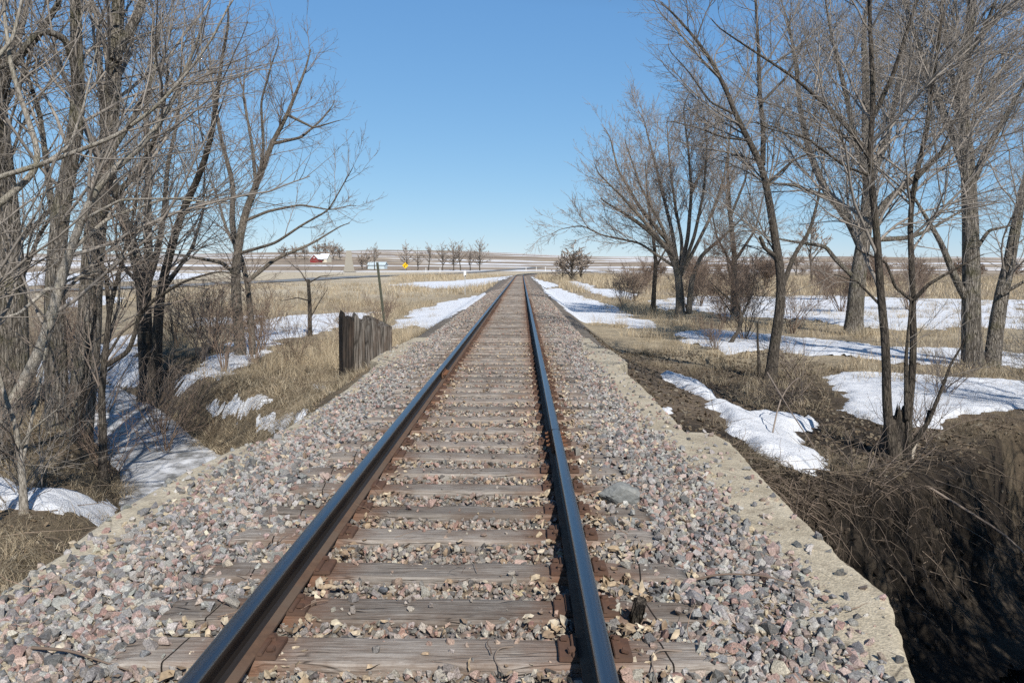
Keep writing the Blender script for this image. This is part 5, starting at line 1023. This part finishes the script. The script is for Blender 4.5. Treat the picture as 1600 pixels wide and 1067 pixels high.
# ---------------------------------------------------------------- far trees: a few kinds, copied
def proto_tree(h, seed, n, rmin, detail=1., low=.22, dens=(1.6, 2.0, 2.2), ra=None):
    r = np.random.default_rng(seed); L_ = auto_limbs(0, 0, h, r, 0, n, ra or h*.02, z=-.3, low=low)
    (tv, tf), (cv, cf), _ = tree_meshes(L_, r, detail=detail, rmin=rmin, base=False, K0=14, S0=6, lens=(.45, .45, .5), dens=dens, maxl=(h*.32, h*.16, h*.07), lv4=False)
    return mesh_np('trunk', tv, tf, [M['bark_dark']]), mesh_np('crown', cv, cf, [M['twig_far']])
protos = [proto_tree(11, 501, 16, .04, 1.2, .2), proto_tree(11, 502, 13, .04, 1.3, .3), proto_tree(11, 503, 18, .035, 1.1, .16), proto_tree(7, 504, 20, .045, 1.9, .06)]
def far_tree(k, px, Y, s, label, group, rz, name='bare_tree', sxy=1.0, sink=0):
    x = (px-815)/1223*Y+.4; z = gz(x, Y)-sink
    e = empty(name, (x, Y, z), rz); e.scale = (s*sxy, s*sxy, s); tag(e, label, 'tree', group)
    for nm, m_ in zip(('trunk', 'crown'), protos[k]): obj(nm, m_, e)
G2 = 'row of bare trees on the far field'
for k, (px, s, kind, lab) in enumerate(((635, 1.05, 0, 'bare tree directly behind the yellow warning sign'), (653, .85, 2, 'first small tree right of the one behind the yellow sign'), (670, 1.0, 1, 'narrow tree third from the left in the far row'), (692, 1.02, 2, 'tree in the middle of the far row, left of the double crowned pair'),
    (709, 1.12, 0, 'left tree of the tall double crowned pair in the far row'), (720, 1.08, 1, 'right tree of the tall double crowned pair in the far row'), (735, .95, 2, 'slight tree between the tall pair and the lone right end tree'), (750, 1.2, 0, 'tallest tree at the right end of the far row'))):
    far_tree(kind, px, 345, s, lab, G2, k*1.1, sxy=1.3)
for k, (px, Y, s, kind, lab) in enumerate(((586, 350, 1.0, 1, 'bare tree left of the leaning post, standing behind the pale shed'), (566, 360, 1.0, 3, 'short thick tree right of the gravel road on the hill'), (574, 372, 1.15, 3, 'short thick tree between the gravel road and the tree behind the shed'),
    (532, 520, 1.3, 3, 'tree at the right end of the clump behind the red barn'), (522, 535, 1.6, 3, 'second tree from the right in the clump behind the barn'), (510, 545, 1.7, 3, 'tree rising directly behind the red barn roof'), (497, 550, 1.55, 3, 'tree behind the left half of the barn'), (476, 530, 1.35, 3, 'tree just left of the red barn'), (462, 540, 1.35, 3, 'farm tree third left of the barn'), (445, 545, 1.3, 3, 'farm tree at the left end of the barn clump'),
    (895, 150, .9, 3, 'rounded brushy tree right of the track bend'), (908, 158, .7, 3, 'lower brushy tree right behind the rounded one at the track bend'), (880, 165, .6, 3, 'smallest brushy tree left of the rounded one at the track bend'),
    (1265, 130, .95, 1, 'rounded far tree seen between the slender and broad trees'), (1240, 210, .9, 3, 'small far tree left of the rounded far tree'))):
    far_tree(kind, px, Y, s*(1.0 if kind != 3 else 1.05), lab, 'trees by the farm and bend', k*.9, sxy=(1.8 if Y < 170 else 1.3) if kind == 3 else 1.1)
# brush line far off on the right: reads as one mass
r = np.random.default_rng(600); V, F, o_ = [], [], 0
pv = []
for m_ in (protos[3][0], protos[3][1]):
    a = np.zeros(len(m_.vertices)*3, np.float32); m_.vertices.foreach_get('co', a); f = np.zeros(len(m_.loops), np.int32); m_.loops.foreach_get('vertex_index', f); pv.append((a.reshape(-1, 3), f.reshape(-1, 4)))
for k in range(46):
    Y = r.uniform(150, 330); x = Y*r.uniform(.16, .66)+2; s = r.uniform(.3, .62); a = r.uniform(0, 6.28); c_, s_ = math.cos(a), math.sin(a)
    for (a3, f3) in pv:
        q = a3*s*np.array([1.7, 1.7, 1.0]); q = np.stack([q[:, 0]*c_-q[:, 1]*s_+x, q[:, 0]*s_+q[:, 1]*c_+Y, q[:, 2]+gz(x, Y)], -1); V.append(q); F.append(f3+o_); o_ += len(q)
me = mesh_np('brushwood', np.concatenate(V), np.concatenate(F), [M['twig_red']]); tag(obj('brushwood', me), 'far line of purple brown brush along the right horizon', 'brush', kind='stuff')
print('far', time.time()-T0)
# ================================================================ fallen twigs, roots and debris on the eroded bank
r = np.random.default_rng(700)
def sticks(n, cx, cy, cz, lmin, lmax, rad, r, droop=0., K=6):
    P = np.zeros((n, K, 3)); P[:, 0] = np.stack([cx, cy, cz], -1); a = r.uniform(0, 2*np.pi, n); D_ = np.stack([np.cos(a), np.sin(a), r.uniform(-.1, .35, n)-droop], -1); D_ /= np.linalg.norm(D_, axis=1)[:, None]
    L_ = r.uniform(lmin, lmax, n)
    for k in range(1, K):
        P[:, k] = P[:, k-1]+D_*(L_/(K-1))[:, None]; D_ = D_+r.normal(0, .22, (n, 3)); D_[:, 2] -= droop*.3; D_ /= np.linalg.norm(D_, axis=1)[:, None]
    R_ = rad*r.uniform(.5, 1.3, n)[:, None]*(1-np.linspace(0, .7, K))[None]
    return tubes(P, R_, 4)
V, F, C, o_ = [], [], [], 0
def add_st(n, x, y, z, *a, col=(.2, .155, .115), **k):
    global o_
    v, f = sticks(n, x, y, z, *a, **k); V.append(v); F.append(f+o_); C.append(np.repeat(np.array(col)*r.uniform(.5, 1.4, (n, 1)), len(v)//n, 0)); o_ += len(v)
i = r.integers(len(ci), size=800); of = r.uniform(2.15, 3.0, 800); q = ci[i]+nn[i]*of[:, None]; kp = q[:, 0] > 2.8; q = q[kp]
zz = np.maximum(ground_z(q[:, 0], q[:, 1]), ground_z(q[:, 0]-nn[i][kp][:, 0]*-.4, q[:, 1]+nn[i][kp][:, 1]*.4)-.05)
add_st(len(q), q[:, 0], q[:, 1], zz, .12, .7, .0045, r, droop=.55, col=(.17, .13, .10))
q = VB[r.integers(3, len(sb)-3, 2600), r.integers(3, 34, 2600)]+r.normal(0, .03, (2600, 3))       # fine roots and dead grass hanging from the turf
add_st(len(q), q[:, 0], q[:, 1], q[:, 2]+.03, .10, .50, .0022, r, droop=1.1, col=(.13, .10, .075))
q = VB[r.integers(3, len(sb)-3, 420), r.integers(2, 60, 420)]+r.normal(0, .05, (420, 3))
add_st(len(q), q[:, 0], q[:, 1], q[:, 2]+.03, .25, 1.1, .007, r, droop=.5, col=(.16, .125, .095))
q = VB[r.integers(3, len(sb)-3, 700), r.integers(0, 6, 700)]+r.normal(0, .12, (700, 3))*(1, 1, .2)
add_st(len(q), q[:, 0], q[:, 1], np.maximum(q[:, 2], ground_z(q[:, 0], q[:, 1]))+.04, .2, .9, .005, r, droop=.25, col=(.15, .118, .088))
x = r.uniform(2.8, 9, 1500); y = r.uniform(7.5, 21, 1500); kp = (snow_sd(x, y) < .0) & (poly_dist(x, y, CREEK) > 2.2); x, y = x[kp], y[kp]
add_st(len(x), x, y, ground_z(x, y)+.02, .15, .8, .005, r)
x = r.uniform(3.5, 9, 260); y = r.uniform(4.5, 11, 260); kp = poly_dist(x, y, CREEK) < 2.0; x, y = x[kp], y[kp]
add_st(len(x), x, y, ground_z(x, y)+.03, .2, 1.2, .008, r)
x = r.uniform(-11, -2.7, 1300); y = r.uniform(4, 24, 1300); kp = poly_dist(x, y, CREEK) > .4; x, y = x[kp], y[kp]
add_st(len(x), x, y, ground_z(x, y)+.03, .2, 1.1, .005, r)
x = r.uniform(-2.2, 2.2, 150); y = 2.4+11*r.random(150)**1.4; add_st(150, x, y, bed_z(x, y)+.07, .06, .28, .0026, r, col=(.26, .18, .13))
me = mesh_np('fallen_sticks', np.concatenate(V), np.concatenate(F), [M['debris']], True, colors=np.concatenate(C)); tag(obj('fallen_sticks', me), 'fallen sticks and hanging roots strewn over the creek banks', 'sticks', kind='stuff')
q = VB[r.integers(3, len(sb)-3, 1500), r.integers(4, 84, 1500)]; q2 = np.stack([r.uniform(3.2, 9, 900), r.uniform(4.6, 11, 900), np.zeros(900)], -1); q2 = q2[poly_dist(q2[:, 0], q2[:, 1], CREEK) < 2.2]; q2[:, 2] = ground_z(q2[:, 0], q2[:, 1])
q = np.concatenate([q, q2]); sz_ = .015+.06*r.random(len(q))**3; cl_ = np.array((.038, .029, .021))*r.uniform(.6, 2.2, (len(q), 1))
v, f, c_ = instance(pr, q, sz_, rand_rot(len(q), r), cl_, r=r)
tag(obj('soil_clods', mesh_np('soil_clods', v, f, [M['debris']], False, colors=c_)), 'crumbled soil clods on the eroded creek bank', 'soil', kind='stuff')
# individual bigger sticks
def stick(pts, rad, label, mat='twig_dark', group=None, name='dead_branch', fork=True):
    P = np.array(pts, float); b = P[0].copy(); Q = resample(P-b, 14)[None]; R_ = rad*(1-np.linspace(0, .6, 14))[None]
    v, f = tubes(Q, R_, 6); o = obj(name, mesh_np(name, v, f, [M[mat]]), loc=tuple(b)); tag(o, label, 'stick', group); return o
bz = lambda x, y: float(bed_z(x, y))
stick([(-1.75, 3.33, -.03), (-1.55, 3.27, -.01), (-1.35, 3.16, .0), (-1.2, 3.1, -.01)], .008, 'straight pinkish grey stick on the ballast left of the left rail', 'twig_red', name='twig')
stick([(1.13, 3.25, .012), (1.02, 3.23, .03), (.98, 3.15, .025), (.985, 3.0, .0)], .006, 'hooked dark twig curving over the nearest tie right of the right rail', name='twig')
stick([(.40, 3.28, .012), (.34, 3.24, .03), (.32, 3.16, .02), (.37, 3.06, .0)], .006, 'curled dark twig on the nearest tie left of the right rail', name='twig')
stick([(1.30, 4.06, -.02), (1.5, 4.12, .01), (1.75, 4.13, .0), (1.95, 4.09, -.05)], .007, 'reddish curved stick on the ballast right of the tie ends', 'twig_red', name='twig')
stick([(-.9, 13.6, .0), (-1.3, 13.2, .08), (-1.55, 12.6, .02), (-1.9, 12.2, .10), (-2.0, 12.9, .04)], .012, 'tangled branch lying on the ballast near the timber wall', name='dead_branch')
stick([(-2.2, 14.4, -.02), (-1.9, 13.8, .02), (-1.6, 13.2, .02), (-1.4, 12.6, -.02)], .009, 'pale thin branch lying across the concrete beside the timber wall', 'twig_grey', name='dead_branch')
stick([(4.0, 11.3, .15), (4.15, 10.6, -.35), (4.3, 10.0, -.75), (4.2, 9.6, -1.0)], .011, 'dark branch bent down over the narrow snow patch', name='dead_branch')
stick([(3.6, 9.9, -.75), (4.1, 11.0, -.1), (4.6, 11.6, .1), (5.2, 13.2, -.55)], .012, 'arching branch over the upper end of the snow lump beside the bridge', name='dead_branch')
stick([(5.5, 9.6, -1.05), (6.2, 9.0, -1.5), (6.6, 8.6, -2.1), (6.8, 8.4, -2.7)], .018, 'dead branch slanting down into the dark eroded creek hole', name='dead_branch')
# ================================================================ single things on the track
def rock_mesh(seed, dims, col, sub=3, mat=None):
    bm = bmesh.new(); bmesh.ops.create_icosphere(bm, subdivisions=sub, radius=1); r_ = np.random.default_rng(seed)
    pl = r_.normal(size=(11, 3)); pl /= np.linalg.norm(pl, axis=1)[:, None]; h = r_.uniform(.45, .78, 11)
    for v in bm.verts:
        p = np.array(v.co[:]); p = p*min(1.0, min([hh/max(1e-3, p@q) if p@q > 0 else 9 for q, hh in zip(pl, h)])); p += r_.normal(0, .012, 3); v.co = Vector(p*np.array(dims))
    return bm_mesh('rock', bm, [mat], False)
g = NT('slab_rock'); c = g.coord(); n_ = g.noise(c, 14, 7, .7); g.color(g.ramp(n_, [(.3, (.15, .155, .15)), (.55, (.24, .245, .235)), (.75, (.34, .33, .30))])).rough(.9); g.bump(n_, .6, .02)
o = obj('rock', rock_mesh(8, (.175, .105, .105), None, mat=g.m), loc=(1.13, 5.50, .05)); o.rotation_euler = (.1, .12, .25); tag(o, 'largest rock on the ballast, a grey green slab beside the right rail', 'rock')
bm = bmesh.new(); bm_box(bm, (0, 0, 0), (.052, .05, .17), bevel=.006); bmesh.ops.subdivide_edges(bm, edges=bm.edges[:], cuts=2, use_grid_fill=True)
for v in bm.verts: v.co += Vector((random.gauss(0, .004), random.gauss(0, .004), random.gauss(0, .006)))
o = obj('wood_chunk', bm_mesh('wood_chunk', bm, [M['bark_dark']]), loc=(.985, 3.56, .045)); o.rotation_euler = (.55, .05, .05); tag(o, 'dark upright wood chunk leaning on a tie end right of the right rail', 'wood')
def pale_stone(x, y, s, label, seed, col):
    gm = m_flat('pale_pebble', col, .8, .2, 30); o = obj('stone', rock_mesh(seed, (s, s*.8, s*.6), None, 2, gm), loc=(x, y, bz(x, y)+s*.5+.02)); tag(o, label, 'stone')
pale_stone(-.78-.18, 3.28, .035, 'smooth white stone against the outside of the left rail', 21, (.62, .60, .56))
pale_stone(-.44, 3.55, .038, 'smooth cream stone between two ties inside the left rail', 22, (.55, .47, .34))
pale_stone(-.28, 3.93, .034, 'dark grey stone sitting on a tie end inside the left rail', 23, (.12, .125, .135))
pale_stone(1.62, 5.3, .034, 'round cream stone on the ballast right of the slab rock', 24, (.58, .50, .36))
for k, (x, y) in enumerate(((1.02, 3.9), (1.10, 3.92))): 
    pass
# ---------------------------------------------------------------- rotten stump on the eroded bank
r = np.random.default_rng(800); sx, sy = 5.72, 11.05; sz = gz(sx, sy)
e = empty('tree_stump', (sx, sy, sz)); tag(e, 'dark rotten stump with a jagged top at the foot of the thin trunk pair', 'stump')
P = np.array([[(0, 0, -.45), (0, 0, -.2), (.01, 0, 0), (.02, .0, .2), (.03, 0, .4), (.03, 0, .55), (.03, .0, .66)]], float); S = 26
v, f = tubes(P, np.array([[.36, .30, .22, .175, .155, .145, .14]]), S, .18, r); v = v.reshape(7, S, 3); v[6, :, 2] += r.uniform(-.2, .14, S); v[5, :, 2] += r.uniform(-.05, .05, S)
top = np.array([[.03, 0, .42]]); fan = np.array([[6*S+k, 6*S+(k+1) % S, 7*S] for k in range(S)])
obj('stump_wood', mesh_np('stump_wood', np.concatenate([v.reshape(-1, 3), top]), [f, fan], [M['bark_dark']]), e)
bm = bmesh.new(); bm_box(bm, (.26, -.08, .05), (.05, .03, .5), Matrix.Rotation(.16, 4, 'Y'), .005); obj('split_wood', bm_mesh('split_wood', bm, [m_flat('fresh_split_wood', (.50, .44, .36), .8, .2, 20)]), e)
o = stick([(6.25, 19.0, -1.3), (6.22, 19.0, -.6), (6.17, 19.02, -.05), (6.16, 19.0, .33)], .05, 'short charred upright stub beside the slender bending tree', 'bark_dark', name='dead_stub'); o['category'] = 'stump'
# ---------------------------------------------------------------- timber wall beside the far end of the bridge
tw = empty('timber_wall', (-3.0, 15.9, -.9)); tag(tw, 'old grey plank retaining wall with a dark end post left of the bridge end', 'retaining wall')
def plank(x, y, zb, zt, wx, wy, rz, mat, name, seed, tilt=0, notch=False, sl=0.):
    r_ = np.random.default_rng(seed); n = 9; m = 22
    V = []; fr = [(t, -.5) for t in np.linspace(-.5, .5, n)]+[(t, .5) for t in np.linspace(.5, -.5, n)]
    for k in range(m):
        t = k/(m-1)
        for (a, b) in fr:
            zz_ = zb+(zt+sl*a*t-zb)*t
            if k >= m-2: zz_ += (.34*(vnoise(a*5+seed, b+seed*3, 3)-.5)+.10*(vnoise(a*17+seed, b, 4)-.5))*(1 if k == m-1 else .35)-.07*(abs(a) > .45)
            if notch and k < 8: zz_ += (.30*max(0, 1-(a/.42)**2)**.5)*(1-k/8) if abs(a) < .42 else 0
            V.append((a*wx+.012*(vnoise(t*7, seed+a, 4)-.5), b*wy+.014*(vnoise(t*9+a*6, seed*2, 6)-.5), zz_))
    S = len(fr); i = np.arange(S); j = (i+1) % S; base = (np.arange(m-1)*S)[:, None]; F = np.stack([base+i, base+j, base+S+j, base+S+i], -1).reshape(-1, 4)
    cap = [[(m-1)*S+k, (m-1)*S+k+1, (m-1)*S+2*n-2-k, (m-1)*S+2*n-1-k] for k in range(n-1)]
    o = obj(name, mesh_np(name, V, [F, np.array(cap)], [M[mat]], False), tw); o.location = (x+3.0, y-15.9, .9); o.rotation_euler = (tilt*.3, tilt, rz); return o
plank(-3.22, 16.22, -1.7, .70, .24, .34, .45, 'plank_dark', 'post', 31, .02, notch=True, sl=-.05)
plank(-2.96, 16.44, -1.6, .56, .36, .24, .45, 'plank_light', 'plank', 32, .03, sl=-.16)
plank(-2.74, 16.48, -1.6, .47, .33, .24, .50, 'plank_light', 'plank', 33, -.03, sl=.12)
plank(-2.53, 16.62, -1.6, .43, .34, .24, .40, 'plank_light', 'plank', 34, .02, True, sl=-.10)
A0, B0 = Vector((-2.95, 16.85, .50)), Vector((-2.56, 17.35, .22)); d = B0-A0; mid = (A0+B0)/2
bm = bmesh.new(); bm_box(bm, (0, 0, 0), (.26, d.length, .30), d.to_track_quat('Y', 'Z').to_matrix().to_4x4(), .012)
o = obj('cap_beam', bm_mesh('cap_beam', bm, [M['plank_light']]), tw); o.location = mid-Vector((-3.0, 15.9, -.9))
# ---------------------------------------------------------------- leaning steel post
def tpost(x, y, z, h, lx, ly, label, mat='post'):
    e = empty('steel_post', (x, y, z)); tag(e, label, 'post')
    bm = bmesh.new(); top = Vector((lx, ly, h)); q = top.to_track_quat('Z', 'Y').to_matrix().to_4x4()
    L_ = top.length; bm_box(bm, q @ Vector((0, 0, L_/2-.2)), (.12, .02, L_+.4), q); bm_box(bm, q @ Vector((0, .04, L_/2-.2)), (.02, .06, L_+.4), q)
    k = .12
    while k < L_: bm_box(bm, q @ Vector((0, -.010, k)), (.03, .014, .04), q); k += .12
    obj('shaft', bm_mesh('shaft', bm, [M[mat]]), e); return e
tpost(-4.53, 28.5, gz(-4.53, 28.5), 1.86-gz(-4.53, 28.5), -.30, 0, 'leaning green grey steel fence post beside the snow strip left of the track')
# white mile post
x, y = -5.05, 76; e = empty('mile_post', (x, y, gz(x, y))); tag(e, 'thin steel post with small white marker plate left of the track', 'marker post')
bm = bmesh.new(); bm_box(bm, (0, 0, 1.05), (.075, .05, 2.3)); obj('shaft', bm_mesh('shaft', bm, [M['galv']]), e)
bm = bmesh.new(); bm_box(bm, (0, -.035, 2.05), (.24, .012, .5), bevel=.004); obj('plate', bm_mesh('plate', bm, [M['white']]), e)
bm = bmesh.new(); bm_box(bm, (.03, -.04, 1.83), (.12, .006, .10)); obj('mark', bm_mesh('mark', bm, [M['black']]), e)
# yellow curve warning sign
Ys = 172; x = (634-815)/1223*Ys+.4; z0 = gz(x, Ys); zt = 1.657+(419-415)/1223*Ys; e = empty('warning_sign', (x, Ys, z0)); tag(e, 'yellow diamond road sign with a black right curve arrow', 'road sign')
bm = bmesh.new(); bm_box(bm, (0, .03, (zt-z0)/2), (.06, .05, zt-z0+.5)); obj('post', bm_mesh('post', bm, [M['galv']]), e)
bm = bmesh.new(); bm_box(bm, (0, -.02, zt-z0), (.98, .02, .98), Matrix.Rotation(math.pi/4, 4, 'Y')); obj('sign_plate', bm_mesh('sign_plate', bm, [M['yellow']]), e)
bm = bmesh.new(); h0 = zt-z0
pts = [(-.16, -.36), (-.16, -.05), (-.12, .10), (0, .2), (.12, .24)]
for a, b in zip(pts[:-1], pts[1:]):
    A_ = Vector((a[0], -.04, h0+a[1])); B_ = Vector((b[0], -.04, h0+b[1])); dd = B_-A_; bm_box(bm, (A_+B_)/2, (.13, .006, dd.length+.07), dd.to_track_quat('Z', 'Y').to_matrix().to_4x4() @ Matrix.Rotation(0, 4, 'Z'))
vs = [bm.verts.new((.10, -.045, h0+.43)), bm.verts.new((.10, -.045, h0+.04)), bm.verts.new((.38, -.045, h0+.25))]; bm.faces.new(vs)
obj('arrow', bm_mesh('arrow', bm, [M['black']]), e)
# ---------------------------------------------------------------- farm
def gable(name, px, Y, wd, dp, hw, hr, rz, label, wall, roof, cat, extra=None):
    x = (px-815)/1223*Y+.4; z = gz(x, Y); e = empty(name, (x, Y, z), rz); tag(e, label, cat)
    bm = bmesh.new()
    a = [bm.verts.new(p) for p in ((-wd/2, -dp/2, -1), (wd/2, -dp/2, -1), (wd/2, -dp/2, hw), (0, -dp/2, hr), (-wd/2, -dp/2, hw))]; b = [bm.verts.new((v.co.x, dp/2, v.co.z)) for v in a]
    bm.faces.new(a); bm.faces.new(b[::-1])
    for i in range(5): bm.faces.new([a[i], b[i], b[(i+1) % 5], a[(i+1) % 5]][::-1])
    bmesh.ops.recalc_face_normals(bm, faces=bm.faces[:]); obj('wall', bm_mesh('wall', bm, [M[wall]]), e)
    bm = bmesh.new(); sl_ = math.atan2(hr-hw, wd/2); ln = math.hypot(hr-hw, wd/2)+.5
    for s in (-1, 1): bm_box(bm, (s*(wd/4+.12), 0, (hr+hw)/2+.13), (ln, dp+.8, .22), Matrix.Rotation(s*sl_, 4, 'Y'))
    obj('roof', bm_mesh('roof', bm, [M[roof]]), e); return e
e = gable('barn', 497, 480, 5.2, 11, 1.8, 4.4, -.12, 'small red barn with a snow covered roof on the far hill', 'red', 'roofsnow', 'barn')
bm = bmesh.new(); bm_box(bm, (0, -5.56, .5), (1.9, .1, 2.2)); obj('door', bm_mesh('door', bm, [m_flat('barn_door', (.26, .03, .03), .7)]), e)
bm = bmesh.new(); bm_box(bm, (0, -5.56, 2.8), (.7, .1, .7)); obj('loft_window', bm_mesh('loft_window', bm, [M['white']]), e)
e = gable('farmhouse', 509, 485, 8, 5, 2.0, 4.8, 1.45, 'white roofed farm building right behind the red barn', 'cream', 'roofsnow', 'farm building')
bm = bmesh.new(); bm_box(bm, (2.53, 1, 1.0), (.1, 1.2, 1.4)); bm_box(bm, (-4.06, 0, 1.2), (.1, 1.0, 1.2)); obj('window', bm_mesh('window', bm, [M['darkgap']]), e)
e = gable('shed', 590.5, 372, 4.4, 8.2, 1.7, 2.9, 1.42, 'pale blue grey metal shed behind the leaning post top', 'shed', 'shed', 'shed')
bm = bmesh.new(); bm_box(bm, (2.24, 1.2, .3), (.08, 2.2, 2.2)); obj('door', bm_mesh('door', bm, [M['galv']]), e)
# fence posts along the far track bend
for k, (px, Y) in enumerate(((666, 300), (688, 300), (838, 330), (852, 335), (822, 330))):
    x = (px-815)/1223*Y+.4; bm = bmesh.new(); bm_box(bm, (0, 0, .7), (.19, .19, 2.2), bevel=.02); bm_box(bm, (0, 0, 1.85), (.24, .24, .1), bevel=.02)
    o = obj('fence_post', bm_mesh('fence_post', bm, [M['white']]), loc=(x, Y, gz(x, Y)))
    tag(o, ['white post below the middle of the far tree row', 'white post right of the one under the far tree row', 'left white post beyond the track bend', 'right white post of the pair beyond the track bend', 'white post straight beyond the vanishing rails'][k], 'post', 'white posts on the far field')
print('script done', time.time()-T0)
